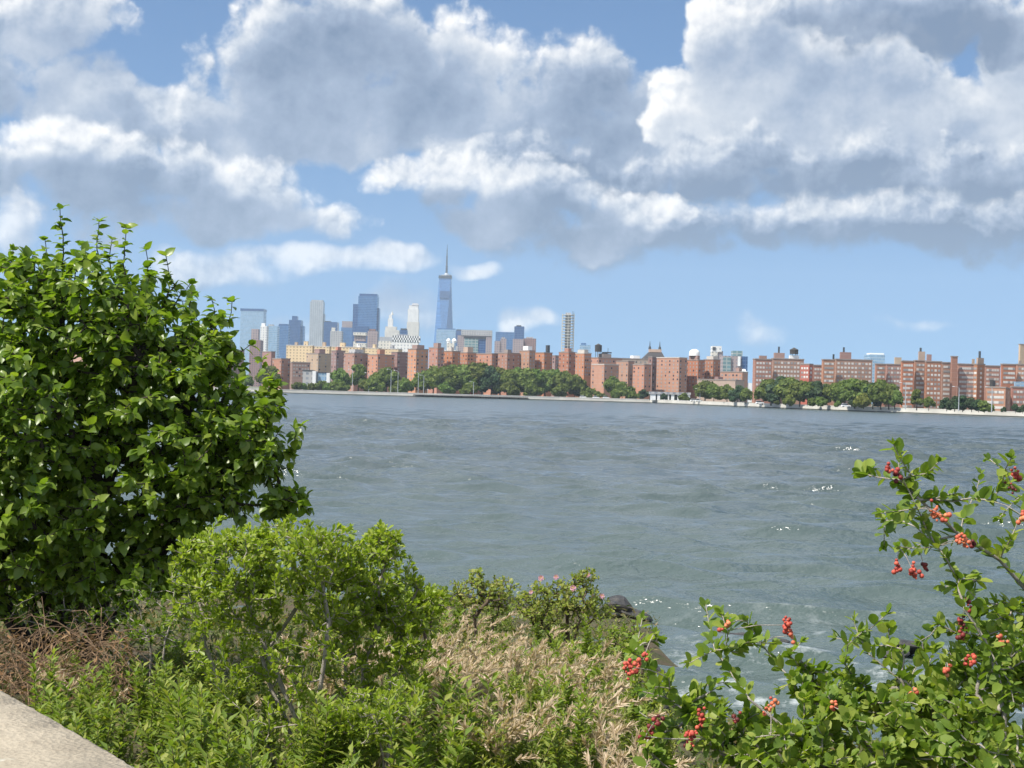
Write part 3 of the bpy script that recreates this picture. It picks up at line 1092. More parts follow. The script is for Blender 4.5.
# pale tower with dark sign square, grey block with green panes
T('apartment_tower', 'pale stepped tower with a dark square opening at its top', [
    ('wall', 712, 717.6, 352, None, 14, M['stone_pale'], 0), ('upper_part', 712.2, 721.6, 346, 352, 15, M['stone_white'], 0), ('stair_shaft', 717.7, 723, 351, None, 16, M['stone_mauve'], 1),
    ('dark_opening', 712.6, 715.6, 347, 350, 1, M['dark_steel'], -.6)], 717, 1700)
T('office_block', 'grey mauve block with greenish glazed bays and a raised grey box', [
    ('wall', 723, 741.6, 356, None, 25, M['stone_mauve'], 0), ('glazed_bay', 723.4, 731, 357, 372, 4, M['glass_green'], -2), ('raised_box', 733, 742.6, 350.8, 356, 14, M['glass_green'], 3),
    ('white_panel', 738, 740.6, 356.5, 366, 1.2, M['white'], -1.5), ('side_wing', 741.7, 747.8, 356.4, None, 25, M['glass_deep'], 1)], 734, 1600)
T('low_block', 'small white block between the low brick houses and the long pink slab', [
    ('wall', 742, 747.4, 371, None, 12, M['white'], 0), ('step', 747.5, 752.4, 383, None, 12, M['white'], 1), ('roof_house', 743, 746, 369, 371, 6, M['white'], 2)], 746, 1250)

# ------------------------------------------------------------------ brick blocks on the far bank
DK = [M['pane_dark']]
DM = [M['pane_dark'], M['pane_mid'], M['pane_mid']]
PW = [M['pane_pale'], M['pane_pale'], M['pane_mid']]
small = dict(w=1.3, h=1.4)
wide = dict(w=1.45, h=1.4)
CB = corner_block
GB = 'brick apartment blocks along the far bank'
# cream slabs behind, left
for (u0, uc, u1, vt, D, th, lab, bulk) in [
    (286, 312, 314, 346, 1500, 75, 'long cream apartment slab at the left, beside the leafy tree', [(.2, .2, .7, .35, 4, M['stone_cream']), (.2, .6, .7, .7, 3, M['brick_tan'])]),
    (314, 329, 331, 347, 1490, 75, 'cream apartment slab below the tall silver tower', [(.2, .3, .7, .5, 4, M['brick_tan'])]),
    (331, 362, 365, 347.6, 1500, 75, 'long cream slab below the grey stone office', [(.2, .1, .7, .2, 3, M['stone_white']), (.2, .6, .7, .75, 4, M['stone_cream'])]),
    (365, 378, 381, 348.6, 1480, 75, 'short cream slab below the biggest blue tower', [(.2, .3, .7, .5, 3.5, M['stone_cream'])]),
    (381, 398, 402, 349.4, 1490, 75, 'cream slab at the right end of the cream row', [(.2, .4, .7, .55, 3.5, M['stone_grey'])]),
]:
    CB('apartment_slab', lab, 'apartment block', u0, uc, u1, vt, D, th, M['stone_cream'], 'cream apartment slabs', M['pale_cap'], bulk=bulk)

blocks = [
    # u0, uc, u1, vtop, D, theta, material, windows(l, r), v lowest window, label, bulk
    (-90, -60, -40, 346, 1300, 38, 'brick_orange', None, 0, 'leftmost orange brick block, hidden behind the leafy tree', None),
    (-20, 4, 30, 347, 1290, 38, 'brick_red', None, 0, 'red brick block behind the left part of the leafy tree', [(.3, .3, .7, .7, 3, M['brick_mauve'])]),
    (60, 88, 110, 345, 1300, 38, 'brick_pink', None, 0, 'pinkish brick block behind the middle of the leafy tree', None),
    (130, 156, 176, 348, 1280, 38, 'brick_orange', None, 0, 'orange brick block behind the right part of the leafy tree', [(.3, .3, .7, .7, 3, M['brick_tan'])]),
    (200, 222, 244, 350, 1290, 38, 'brick_mauve', None, 0, 'brown brick block behind the right edge of the leafy tree', None),
    (262, 271, 275, 352, 1330, 40, 'brick_mauve', None, 0, 'mauve brick block half hidden by the leafy tree', None),
    (272, 281, 290, 359, 1290, 40, 'brick_pink', (2, 2), 380, 'low pinkish brick block showing just past the leaves', None),
    (290, 292, 310, 362.5, 1260, 12, 'brick_mauve', (0, 6), 376, 'low broad brown block left of the tan stair blocks', None),
    (306, 318, 333, 354, 1330, 40, 'brick_tan', (3, 3), 376, 'tan brick block with brown shaded side at the left of the row', [(.3, .3, .7, .7, 4, M['brick_mauve'])]),
    (331, 336, 345, 351, 1290, 40, 'brick_mauve', (2, 2), 378, 'brown block with two window columns behind the small trees', [(.3, .3, .7, .7, 3, M['brick_red'])]),
    (343.5, 354, 368, 353.5, 1250, 40, 'brick_pink', (3, 3), 376, 'pink brick block left of the tall waterside tree', [(.2, .2, .8, .8, 3, M['stone_grey'])]),
    (367.5, 377.4, 394, 355, 1240, 40, 'brick_orange', (3, 3), 376, 'orange brick block right of the tall waterside tree', [(.3, .3, .6, .6, 4, M['brick_red'])]),
    (391, 397, 408, 352.5, 1260, 40, 'brick_mauve', (1, 2), 376, 'dark brown block close behind the bright orange corner block', None),
    (407.6, 416, 428, 349.5, 1165, 38, 'brick_orange', (3, 3), 391, 'bright orange brick block reaching down to the water, tallest of the row', [(.2, .2, .8, .8, 3, M['brick_mauve'])]),
    (428.6, 437.4, 443.6, 348, 1230, 38, 'brick_orange', (3, 2), 368, 'brick block just left of the dense tree row and below the tallest tower', [(.3, .2, .8, .7, 3.5, M['brick_mauve'])]),
    (442.8, 452, 460, 351.6, 1240, 38, 'brick_red', (3, 2), 368, 'second brick block above the left end of the dense trees', [(.1, .2, .4, .6, 3, M['pale_cap'])]),
    (459.6, 467, 476, 353, 1250, 38, 'brick_orange', (3, 3), 366, 'brick block above the dense trees with a pale rooftop house', [(.2, .2, .8, .8, 4.5, M['brick_tan'])]),
    (475.6, 491.6, 498, 354, 1250, 38, 'brick_orange', (5, 2), 366, 'widest brick block above the dense trees', None),
    (497.6, 507, 519.6, 353.4, 1240, 38, 'brick_red', (3, 3), 368, 'brick block with balconies right of the widest one', [(.1, .1, .4, .5, 2.5, M['cap'])]),
    (519.2, 529, 535, 351, 1240, 38, 'brick_orange', (3, 2), 370, 'brick block with a white rooftop house above the dense trees', [(.1, .2, .8, .7, 3.4, M['white'])]),
    (534.6, 544, 552, 353, 1245, 38, 'brick_orange', (3, 2), 370, 'brick block with a dark chimney stack above the dense trees', [(.5, .1, .8, .3, 6, M['dark_steel'])]),
    (551.6, 555, 559.4, 356, 1290, 38, 'brick_mauve', (1, 2), 370, 'recessed dark brick wing between two orange blocks', None),
    (558.6, 568.4, 576, 352.6, 1230, 38, 'brick_red', (3, 2), 372, 'brick block directly below the unfinished tower', [(.2, .2, .6, .6, 3, M['brick_pink'])]),
    (575.2, 584, 591, 353.6, 1200, 38, 'brick_orange', (3, 3), 376, 'brick block with pale roof at the right end of the dense trees', [(.05, .05, .6, .8, 2.5, M['pale_cap'])]),
    (590.4, 598, 622, 358, 1230, 25, 'brick_pink', (2, 7), 364, 'rear brick block that carries the water tank', [(.25, .2, .6, .8, 3.0, M['cap'])]),
    (591.6, 604, 618.6, 364.8, 1160, 38, 'brick_red', (2, 3), 388, 'low front brick block with a pale coping under the water tank', None),
    (616, 628, 634, 361.6, 1190, 38, 'brick_pink', (3, 1), 390, 'brick block behind the small round trees', None),
    (606, 612, 651, 358.4, 1260, 14, 'brick_tan', (0, 9), 364, 'long rear block with a white rooftop panel', [(.55, .1, .72, .6, 2.4, M['white'])]),
    (632.6, 644, 651, 365, 1170, 38, 'brick_orange', (3, 2), 388, 'front brick block left of the tall dark-windowed block', None),
    (648, 652, 660, 357.4, 1200, 38, 'brick_mauve', (1, 2), 390, 'narrow dark brick block under the spired roof', None),
    (656.4, 679, 687, 358, 1170, 38, 'brick_orange', (6, 2), 392, 'broad orange brick block with rows of dark windows behind the white pavilion', None),
    (685.6, 698, 704.6, 360.4, 1180, 38, 'brick_red', (4, 2), 388, 'brick block under the white domed rooftop', [(.05, .1, .4, .8, 3, M['brick_mauve'])]),
    (703.6, 713, 720, 360, 1190, 38, 'brick_red', (3, 2), 384, 'red brick block left of the pale stepped tower', [(.1, .1, .8, .8, 2.4, M['pale_cap'])]),
    (720, 742, 747.6, 372.4, 1180, 66, 'brick_pink', (6, 1), 380, 'low pink brick house block left of the small white block', [(.2, .2, .7, .35, 3, M['brick_mauve'])]),
    (697, 735, 744, 380.5, 1120, 70, 'brick_tan', None, 0, 'low tan school-like block behind the waterside trees', [(.2, .5, .7, .6, 2, M['brick_mauve'])]),
]
BL = {}
for (u0, uc, u1, vt, D, th, mk, wn_, vlow, lab, bulk) in blocks:
    win = None
    if wn_:
        win = (wn_[0], wn_[1], DM, vlow, small)
    BL[(u0, u1)] = CB('apartment_block', lab, 'apartment block', u0, uc, u1, vt, D, th, M[mk], GB, M['pale_cap'] if uc in (604, 584, 679) else M['cap'], win=win, bulk=bulk)

tk = BL[(590.4, 622)]
zt = tk['_h'] + .7
water_tank(tk, 3.0, 6, zt, 2.9, 5.2, 4.6)
mb = MB(); mb.box(7, 4, zt + .01, 10.5, 8, zt + 3.6); mb.box(8, 3, zt + 3.61, 14, 9, zt + 4.6); mb.tube([(11.5, 5, zt), (11.5, 5, zt + 8)], [.25, .2], 5)
mb.build('roof_machinery', M['dark_steel'], tk)
# spired roof
sr = BL[(656.4, 687)]
sb = BL[(648, 660)]
zt = sb['_h'] + .71
s_e = empty('spired_building', (ray(653, 396).x * 1300, 1300, LAND_Z), 0, 'dark mansard-roofed building with two thin spires', 'building')
zb0 = top_z(653, 359, 1300) - LAND_Z
k = 1300 / 1500
M['dark_slate'] = simple_mat('dark_slate', c4(.07, .065, .065), .8, .3, .2)
mb = MB(); mb.box(-12 * k, 0, 0, 12.5 * k, 22, zb0); mb.build('wall', M['brick_mauve'], s_e)
mb = MB(); mb.prism([(-11 * k, .5), (12 * k, .5), (12 * k, 21), (-11 * k, 21)], zb0 + .02, zb0 + 7 * k, [(-4.5 * k, 6), (8.5 * k, 6), (8.5 * k, 16), (-4.5 * k, 16)]); mb.build('roof', M['dark_slate'], s_e)
mb = MB(); mb.box(-4 * k, 5.5, zb0 + 7 * k + .02, 8 * k, 16, zb0 + 10 * k); mb.build('roof_house', M['brick_tan'], s_e)
for xx in (-3.6 * k, 6.4 * k):
    mb = MB(); mb.lathe([(1.3, zb0 + 10 * k + .02), (1.0, zb0 + 12.5 * k), (.5, zb0 + 13 * k), (.16, zb0 + 18 * k)], xx, 8, 8); mb.build('spire', M['dark_steel'], s_e)
# white domed tank house
wd = BL[(685.6, 704.6)]
zt = wd['_h'] + 3.72
mb = MB(); mb.lathe([(4.2, zt), (4.2, zt + 2.2), (3.9, zt + 3.4), (2.8, zt + 4.6), (1.2, zt + 5.2), (.2, zt + 5.3)], wd['_w'] * .32, wd['_l'] * .5, 14)
mb.build('roof_dome', M['white'], wd, True)

# ---- long pink slabs on the right with pale windows
rgt = [
    (752.6, 755, 772, 359.4, 1000, 10, 'brick_pink', (0, 5), 400, 'left end of the long pink slab group, with pale windows down to its foot', [(.3, .2, .7, .7, 2, M['brick_mauve'])]),
    (771, 773, 803.6, 359.0, 1010, 8, 'brick_pink', (0, 9), 381, 'long pink slab with a dark water tank on its white roof house', [(.05, .2, .38, .7, 3.6, M['brick_mauve']), (.55, .2, .85, .7, 2.2, M['white'])]),
    (800, 809, 812.6, 364.6, 985, 40, 'brick_bright', (3, 1), 381, 'narrow bright red brick stair tower between the pink slabs', None),
    (812, 813, 823, 365.6, 1015, 8, 'brick_pink', (0, 3), 382, 'low recessed pink wing right of the bright red stair tower', None),
    (821.4, 823, 834.6, 360.0, 1000, 10, 'brick_red', (0, 4), 384, 'red brick slab with regular pale windows above the dense trees', [(.85, .2, .98, .5, 3.4, M['dark_steel'])]),
    (834.4, 836, 872, 359.6, 1008, 8, 'brick_pink', (0, 10), 381, 'long pink slab left of the light blue glass tower', [(.12, .2, .42, .7, 4.5, M['brick_mauve'])]),
    (874.6, 876, 885.4, 364.4, 1000, 10, 'brick_red', (0, 4), 386, 'red slab right of the light blue glass tower', None),
    (885.2, 886.6, 903, 364.6, 1006, 8, 'brick_pink', (0, 5), 392, 'pink slab with banded windows above the right-hand trees', [(.5, .2, .9, .7, 4.4, M['brick_tan'])]),
    (900.6, 902, 914, 361.4, 940, 10, 'brick_red', (0, 4), 410, 'left bay of the tall right-hand slab, red with pale windows', None),
    (913.6, 915, 925.4, 361.0, 946, 8, 'brick_pink', (0, 4), 408, 'middle bay of the tall right-hand slab with wide white windows', [(.35, .2, .95, .7, 5.4, M['brick_tan'])]),
    (924.8, 926, 941.4, 361.8, 938, 8, 'brick_red', (0, 4), 410, 'right bay of the tall right-hand slab', [(.05, .2, .35, .6, 4.0, M['brick_mauve'])]),
    (940.4, 942, 951, 363.0, 950, 8, 'brick_pink', (0, 3), 404, 'pink wing in front of the tall chimney shaft', None),
    (950.6, 951.6, 957.4, 357.0, 945, 10, 'brick_red', None, 0, 'plain windowless red brick chimney shaft between two slabs', None),
    (957, 958, 974.6, 364.4, 950, 8, 'brick_pink', (0, 6), 398, 'pink slab right of the windowless shaft', [(.85, .2, .99, .7, 3.0, M['brick_tan'])]),
    (973.4, 977, 984.6, 364.6, 935, 35, 'brick_red', (2, 1), 400, 'dark red stair tower with a pale roof house right of the pink slab', [(.1, .1, .9, .5, 3.6, M['brick_tan'])]),
    (983.6, 985, 1000, 366.2, 950, 8, 'brick_pink', (0, 5), 392, 'slightly lower pink slab above the low front blocks', None),
    (1000.4, 1002, 1016, 364.6, 940, 10, 'brick_red', (0, 5), 386, 'red slab with bright windows near the right edge', None),
    (1015.6, 1017, 1040, 364.8, 946, 8, 'brick_pink', (0, 7), 384, 'pink slab cut by the right edge', [(.1, .4, .2, .6, 2, M['cap'])]),
    (985.6, 1005.4, 1011, 388.0, 830, 70, 'brick_pink', (7, 1), 410, 'low pink front block beside the bush at the right end', [(.2, .75, .6, .9, 4.0, M['tank'])]),
    (1010.6, 1012, 1040, 387.4, 840, 8, 'brick_red', (0, 8), 410, 'low front block cut by the right edge, with a pale green roof', [(.1, .2, .95, .8, 2.6, M['glass_pale'])]),
    (1018.4, 1020, 1050, 344.6, 1300, 20, 'brick_tan', None, 0, 'tall plain brown brick tower at the right edge behind the slabs', None),
]
for (u0, uc, u1, vt, D, th, mk, wn_, vlow, lab, bulk) in rgt:
    win = (wn_[0], wn_[1], PW, vlow, wide) if wn_ else None
    BL[(u0, u1)] = CB('apartment_slab', lab, 'apartment block', u0, uc, u1, vt, D, th, M[mk], 'pink and red brick slabs at the right of the far bank', M['cap'], win=win, bulk=bulk)
b = BL[(771, 803.6)]
water_tank(b, b['_w'] * .70, b['_l'] * .45, b['_h'] + 2.95, 2.9, 2.8, .9)
for key, fx in (((834.4, 872), .22), ((913.6, 925.4), .55), ((771, 803.6), .2), ((973.4, 984.6), .5)):
    b = BL[key]
    mb = MB()
    zz = b['_h'] + 4
    mb.box(b['_w'] * fx - .5, b['_l'] * .3, zz, b['_w'] * fx + .5, b['_l'] * .3 + 1, zz + 4.5)
    mb.build('chimney', M['dark_steel'], b)

# white waterside pavilion with piers
D = shore_y(ray(668, 400).x * 1090) + 26
x0, x1 = ray(650.5, 400).x * D, ray(690, 400).x * D
pv = empty('pavilion', ((x0 + x1) / 2, D, LAND_Z), 0, 'low white waterside pavilion with dark openings and a grey roof', 'pavilion')
w = x1 - x0
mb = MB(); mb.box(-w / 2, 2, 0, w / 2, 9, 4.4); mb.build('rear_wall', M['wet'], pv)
mb = MB(); mb.box(-w / 2 - .5, -.5, 4.42, w / 2 + .5, 10, 6.2); mb.build('roof', M['stone_grey'], pv)
for a, bb_ in ((0, .13), (.17, .24), (.34, .37), (.44, .47), (.52, .60), (.68, .72), (.80, 1)):
    mb = MB(); mb.box(-w / 2 + a * w, 0, 0, -w / 2 + bb_ * w, 1.9, 4.4); mb.build('pier', M['white'], pv)
# low sheds by the water left
for (u0, u1, vt, D, lab, mt) in ((303, 316, 371, 1180, 'low grey shed with a white end wall beside the left waterside trees', 'stone_grey'), (318, 330, 373, 1185, 'bluish low shed with white gable at the left of the far bank', 'glass_pale')):
    T('shed', lab, [('wall', u0, u1 - 3.4, vt, None, 14, M[mt], 0), ('end_wall', u1 - 3.3, u1, vt, None, 13, M['white'], -.5), ('roof', u0 - .3, u1 - 3, vt - 1, vt, 15, M['dark_steel'], -.3)], (u0 + u1) / 2, D, 'shed')

# ------------------------------------------------------------------ trees on the far bank
def leaf_mat(name, ca, cb, cc=None, trans=.35, rough=.5, spec=.35, objvar=0.0, backtint=1.25):
    m, n, l = newmat(name)
    g = G(m.node_tree)
    out = g.node('ShaderNodeOutputMaterial')
    geo = g.node('ShaderNodeNewGeometry')
    rnd = geo.outputs['Random Per Island']
    stops = [(0.0, c4(*ca)), (.6, c4(*cb))] + ([(1.0, c4(*cc))] if cc else [])
    col = g.ramp(rnd, stops)
    if objvar:
        oi = g.node('ShaderNodeObjectInfo')
        hsv = g.node('ShaderNodeHueSaturation')
        g.put(hsv.inputs['Hue'], g.maprange(oi.outputs['Random'], 0, 1, .5 - .022, .5 + .022))
        g.put(hsv.inputs['Value'], g.maprange(oi.outputs['Random'], 0, 1, 1 - objvar, 1 + objvar))
        g.put(hsv.inputs['Color'], col)
        col = hsv.outputs[0]
    p = g.node('ShaderNodeBsdfPrincipled')
    g.put(p.inputs['Base Color'], col)
    p.inputs['Roughness'].default_value = rough
    p.inputs['Specular IOR Level'].default_value = spec
    tr = g.node('ShaderNodeBsdfTranslucent')
    g.put(tr.inputs['Color'], g.mix(1.0, col, c4(backtint * 1.05, backtint * 1.15, .55), 'MULTIPLY'))
    mx = g.node('ShaderNodeMixShader')
    mx.inputs[0].default_value = trans
    g.l.new(p.outputs[0], mx.inputs[1])
    g.l.new(tr.outputs[0], mx.inputs[2])
    g.l.new(mx.outputs[0], out.inputs['Surface'])
    return m


def unit(v):
    return v / np.maximum(np.linalg.norm(v, axis=-1, keepdims=True), 1e-9)


def leaves(template, faces, P, A, N, S, width=1.0):
    """copies of a leaf (axis +y, face +z) at points P along axes A, facing N, of sizes S"""
    A = unit(A)
    N = unit(N - A * np.sum(N * A, -1, keepdims=True))
    X = np.cross(A, N)
    t = np.asarray(template, dtype=float)
    V = P[:, None, :] + S[:, None, None] * (t[None, :, 0:1] * X[:, None, :] * width + t[None, :, 1:2] * A[:, None, :] + t[None, :, 2:3] * N[:, None, :])
    k = len(t)
    Fc = np.asarray(faces)[None, :, :] + (np.arange(len(P)) * k)[:, None, None]
    return V.reshape(-1, 3), Fc.reshape(-1, len(faces[0]))


QUADC = [(-.5, 0, 0), (.5, 0, 0), (.42, 1, .12), (-.42, 1, -.12)]
FARLEAF = leaf_mat('far_foliage', (.090, .130, .030), (.125, .170, .040), (.175, .21, .05), .30, .75, .15, .22)
FARLEAF_Y = leaf_mat('far_yellow_foliage', (.13, .15, .03), (.17, .19, .04), (.20, .20, .05), .25, .75, .15, .1)
FARLEAF_D = leaf_mat('far_dark_foliage', (.035, .065, .032), (.05, .085, .038), (.07, .105, .045), .2, .75, .15, .15)
BARK = simple_mat('bark', c4(.10, .085, .065), .95, .4, 4.0)


def far_tree(kind, seed, mat):
    """crown of leaf clumps on a forked trunk, about 12 m tall"""
    q = np.random.default_rng(seed)
    root = empty('tree', (0, 0, 0))
    nl = {'round': 15, 'tall': 13, 'bush': 9}[kind]
    H = {'round': 11.5, 'tall': 14.0, 'bush': 5.5}[kind]
    W = {'round': 5.4, 'tall': 4.2, 'bush': 4.0}[kind]
    zc0 = {'round': .16, 'tall': .16, 'bush': .1}[kind]
    cs = []
    for i in range(nl):
        a = q.uniform(0, 6.283)
        rr = W * math.sqrt(q.uniform(0.02, .62))
        z = H * q.uniform(zc0 + .08, .84)
        shrink = 1 - .55 * max(0, (z / H - .5) / .5)
        cs.append((rr * math.cos(a) * shrink, rr * math.sin(a) * shrink, z, W * q.uniform(.30, .48)))
    cs.append((0, 0, H * .86, W * .34))
    P, N, S = [], [], []
    for (x, y, z, r) in cs:
        n = int(240 * (r / (W * .4)) ** 2)
        d = unit(q.normal(size=(n, 3)))
        rad = r * q.uniform(.45, 1.08, n) ** .6
        p = np.array([x, y, z]) + d * rad[:, None] * np.array([1, 1, .82])
        P.append(p)
        N.append(d + q.normal(0, .45, (n, 3)))
        S.append(q.uniform(.55, 1.15, n))
    P, N, S = np.concatenate(P), np.concatenate(N), np.concatenate(S)
    keep = P[:, 2] > H * .07
    P, N, S = P[keep], N[keep], S[keep]
    A = np.cross(N, q.normal(size=P.shape))
    V, Fc = leaves(QUADC, [(0, 1, 2, 3)], P, A, N, S)
    fast_mesh('crown', V, Fc, mat, root)
    mb = MB()
    mb.tube([(0, 0, -.6), (.1, .05, H * .2), (.2, 0, H * .5), (0, .1, H * .75)], [H * .028, H * .022, H * .014, H * .006], 6)
    for c in cs[:6]:
        mb.tube([(.1, .05, H * .22), (c[0] * .5, c[1] * .5, (H * .25 + c[2]) * .52), (c[0], c[1], c[2])], [H * .013, H * .009, H * .004], 5)
    mb.build('trunk', BARK, root)
    return root


protos = {'round': [far_tree('round', s, FARLEAF) for s in (1, 2, 3)], 'tall': [far_tree('tall', 4, FARLEAF), far_tree('tall', 9, FARLEAF)], 'bush': [far_tree('bush', 5, FARLEAF), far_tree('bush', 6, FARLEAF)],
          'dark': [far_tree('round', 7, FARLEAF_D)], 'yellow': [far_tree('bush', 8, FARLEAF_Y)]}
PH = {'round': 11.3, 'tall': 13.6, 'bush': 5.4, 'dark': 11.3, 'yellow': 5.4}
used = set()
tr_rng = random.Random(3)


def plant_tree(kind, u, vtop, off, label, group=None, wide_=1.0):
    x = ray(u, 396).x * 1100
    for _ in range(3):
        D = shore_y(x) + off
        x = ray(u, 396).x * D
    h = top_z(u, vtop, D) - LAND_Z
    src = tr_rng.choice(protos[kind])
    o = src if src.name not in used else copy_tree(src)
    used.add(src.name)
    s = h / PH[kind]
    o.location = (x, D, LAND_Z)
    o.scale = (s * wide_, s * wide_, s)
    o.rotation_euler = (0, 0, tr_rng.uniform(0, 6.28))
    tag(o, label, 'tree', group)
    return o


L0 = 'small green tree of the loose row by the left quay'
for u, v, k, off in [(296, 383, 'bush', 14), (303, 384, 'bush', 18), (312, 384, 'bush', 14), (320, 382, 'bush', 16), (327, 384, 'bush', 12), (334, 383, 'bush', 14), (343, 383, 'bush', 15), (366, 381, 'bush', 18), (374, 379, 'bush', 14), (399, 382, 'bush', 16), (405, 380, 'bush', 14)]:
    plant_tree(k, u, v, off, L0, 'small trees by the left quay')
plant_tree('tall', 358, 364, 24, 'tallest tree of the left quay, in front of the pink and orange blocks')
plant_tree('round', 340, 369, 30, 'round tree left of the tallest quay tree')
plant_tree('round', 386, 367.5, 26, 'broad tree between the tallest quay tree and the orange corner block', None, 1.05)
plant_tree('round', 375, 373, 40, 'low tree right behind the tallest quay tree')
for u, v in [(-70, 371), (-30, 374), (12, 370), (50, 373), (92, 371), (120, 374), (150, 372), (186, 374), (216, 372), (246, 375)]:
    plant_tree('round', u, v, 22, 'green quay tree glimpsed through the leafy branches at the left', 'quay trees behind the leafy tree', 1.1)
plant_tree('round', 268, 366, 60, 'dark tree showing through gaps of the leafy branches at the left', None)
L1 = 'green tree of the long dense row in front of the orange brick blocks'
for u, v, k, w in [(424, 371, 'round', 1.0), (433, 367, 'round', 1.0), (443, 368, 'round', 1.1), (452, 365, 'round', 1.1), (462, 366, 'round', 1.1), (472, 363.5, 'round', 1.15), (482, 364, 'round', 1.1),
                   (491, 367, 'dark', .9), (500, 368, 'round', 1.0), (508, 370, 'round', 1.0), (517, 368, 'round', 1.0), (526, 369, 'round', 1.05), (535, 370, 'round', 1.05), (545, 370.5, 'round', 1.1),
                   (555, 370, 'round', 1.1), (565, 372, 'round', 1.1), (575, 375, 'round', 1.0), (580, 381, 'dark', .9)]:
    plant_tree(k, u, v, tr_rng.uniform(24, 44), L1, 'dense tree row in the middle of the far bank', w)
for u, v in [(446, 383), (470, 384), (510, 383), (533, 385), (560, 386)]:
    plant_tree('bush', u, v, 16, 'low shrub at the foot of the dense tree row', 'low shrubs below the dense tree row', 1.1)
plant_tree('round', 612, 377, 26, 'light green round tree in front of the low front brick block')
plant_tree('bush', 622, 384, 18, 'yellowish thin tree right of the light green round tree')
plant_tree('dark', 643, 389.5, 16, 'small dark round tree left of the white pavilion', None, 1.2)
plant_tree('bush', 634, 392, 14, 'low bush left of the small dark round tree')
plant_tree('dark', 664, 393.5, 8, 'small tree in front of the white pavilion', None, 1.0)
for u, v in [(588, 389), (598, 392), (604, 394), (629, 394)]:
    plant_tree('bush', u, v, 14, 'low grey green bush along the quay below the brick blocks', 'low bushes along the middle quay')
for u, v, k, w, lab in [(705, 381, 'round', 1.2, 'big round tree left in the group by the low tan block'), (714, 384, 'round', 1.0, 'middle tree of the group by the low tan block'), (727, 385, 'round', 1.1, 'wide tree right in the group by the low tan block'),
                        (738, 386, 'dark', 1.0, 'dark tree at the right end of the group by the low tan block'), (746, 388, 'round', .9, 'last tree before the long pink slab'), (684, 394, 'bush', 1.1, 'low bush at the right end of the pavilion')]:
    plant_tree(k, u, v, 30, lab, None, w)
L2 = 'green tree of the high grove in front of the long pink slabs'
for u, v, k, w in [(763, 384, 'round', .9), (771, 379.5, 'round', 1.1), (780, 377.5, 'dark', 1.1), (790, 378, 'round', 1.15), (800, 381, 'round', 1.1), (808, 383, 'round', 1.05), (817, 381.5, 'dark', 1.1),
                   (826, 384, 'round', 1.0), (835, 383, 'round', 1.05), (845, 380, 'round', 1.1), (855, 379, 'round', 1.15), (864, 381, 'round', 1.05), (873, 384, 'dark', .9), (881, 380, 'round', 1.0), (889, 384, 'round', 1.0), (895, 390, 'round', .9)]:
    plant_tree(k, u, v, tr_rng.uniform(34, 56), L2, 'high grove at the right of the far bank', w)
plant_tree('yellow', 790, 396, 20, 'small yellow green tree at the foot of the high grove, left one')
plant_tree('yellow', 864, 395, 20, 'small yellow green tree at the foot of the high grove, right one', None, .9)
for u, v, k in [(777, 401, 'bush'), (813, 399, 'bush'), (822, 398, 'bush'), (838, 401, 'bush'), (852, 400, 'dark')]:
    plant_tree(k, u, v, 22, 'low bush at the foot of the high grove', 'low bushes below the high grove')
plant_tree('tall', 917, 389, 28, 'tall narrow tree in front of the tall right-hand slab', None, 1.0)
plant_tree('round', 929, 397, 22, 'smaller green tree right of the tall narrow tree')
for u, v, k in [(947, 398, 'dark'), (955, 396.5, 'dark'), (963, 396, 'dark'), (972, 398, 'dark'), (979, 399.5, 'dark'), (985, 402, 'bush')]:
    plant_tree(k, u, v, 22, 'dark green tree of the low hedge-like clump at the right', 'dark clump at the right of the far bank', 1.15)
for u, v in [(1004, 407), (1016, 404), (1023, 405)]:
    plant_tree('dark', u, v, 20, 'small dark bush in front of the low blocks at the right end', 'small bushes at the right end', 1.0)
for k, l in protos.items():
    for o in l:
        if o.name not in used:
            for c in list(o.children):
                bpy.data.objects.remove(c)
            bpy.data.objects.remove(o)

# ------------------------------------------------------------------ lamps and cars on the quay road
def street_lamp():
    r = empty('street_lamp', (0, 0, 0), 0, None, 'street lamp')
    mb = MB(); mb.tube([(0, 0, 0), (0, 0, 6), (0, 0, 14)], [.26, .2, .16], 6); mb.build('pole', M['steel'], r)
    mb = MB(); mb.tube([(0, 0, 13.6), (-.6, 0, 14.4), (-2.4, 0, 14.7)], [.1, .09, .08], 5); mb.build('arm', M['steel'], r)
    mb = MB(); mb.box(-3.3, -.25, 14.55, -2.3, .25, 14.85); mb.build('lamp_head', M['white'], r)
    return r


lamp0 = street_lamp()
first = True
for (u, off, hs_) in [(352, 6, 1.15), (368.5, 10, 1.0), (390.6, 6, 1.2), (397.6, 7, 1.15), (418, 6, 1.1), (423.4, 9, .95), (473.4, 5, .7), (700, 8, .6), (959, 9, .8), (992, 8, .8), (905.6, 8, .9)]:
    o = lamp0 if first else copy_tree(lamp0)
    first = False
    x = ray(u, 396).x * 1100
    for _ in range(3):
        D = shore_y(x) + off
        x = ray(u, 396).x * D
    o.location = (x, D, LAND_Z)
    o.scale = (1, 1, hs_)
    tag(o, 'tall pale steel street lamp on the far quay', 'street lamp', 'street lamps on the far quay')


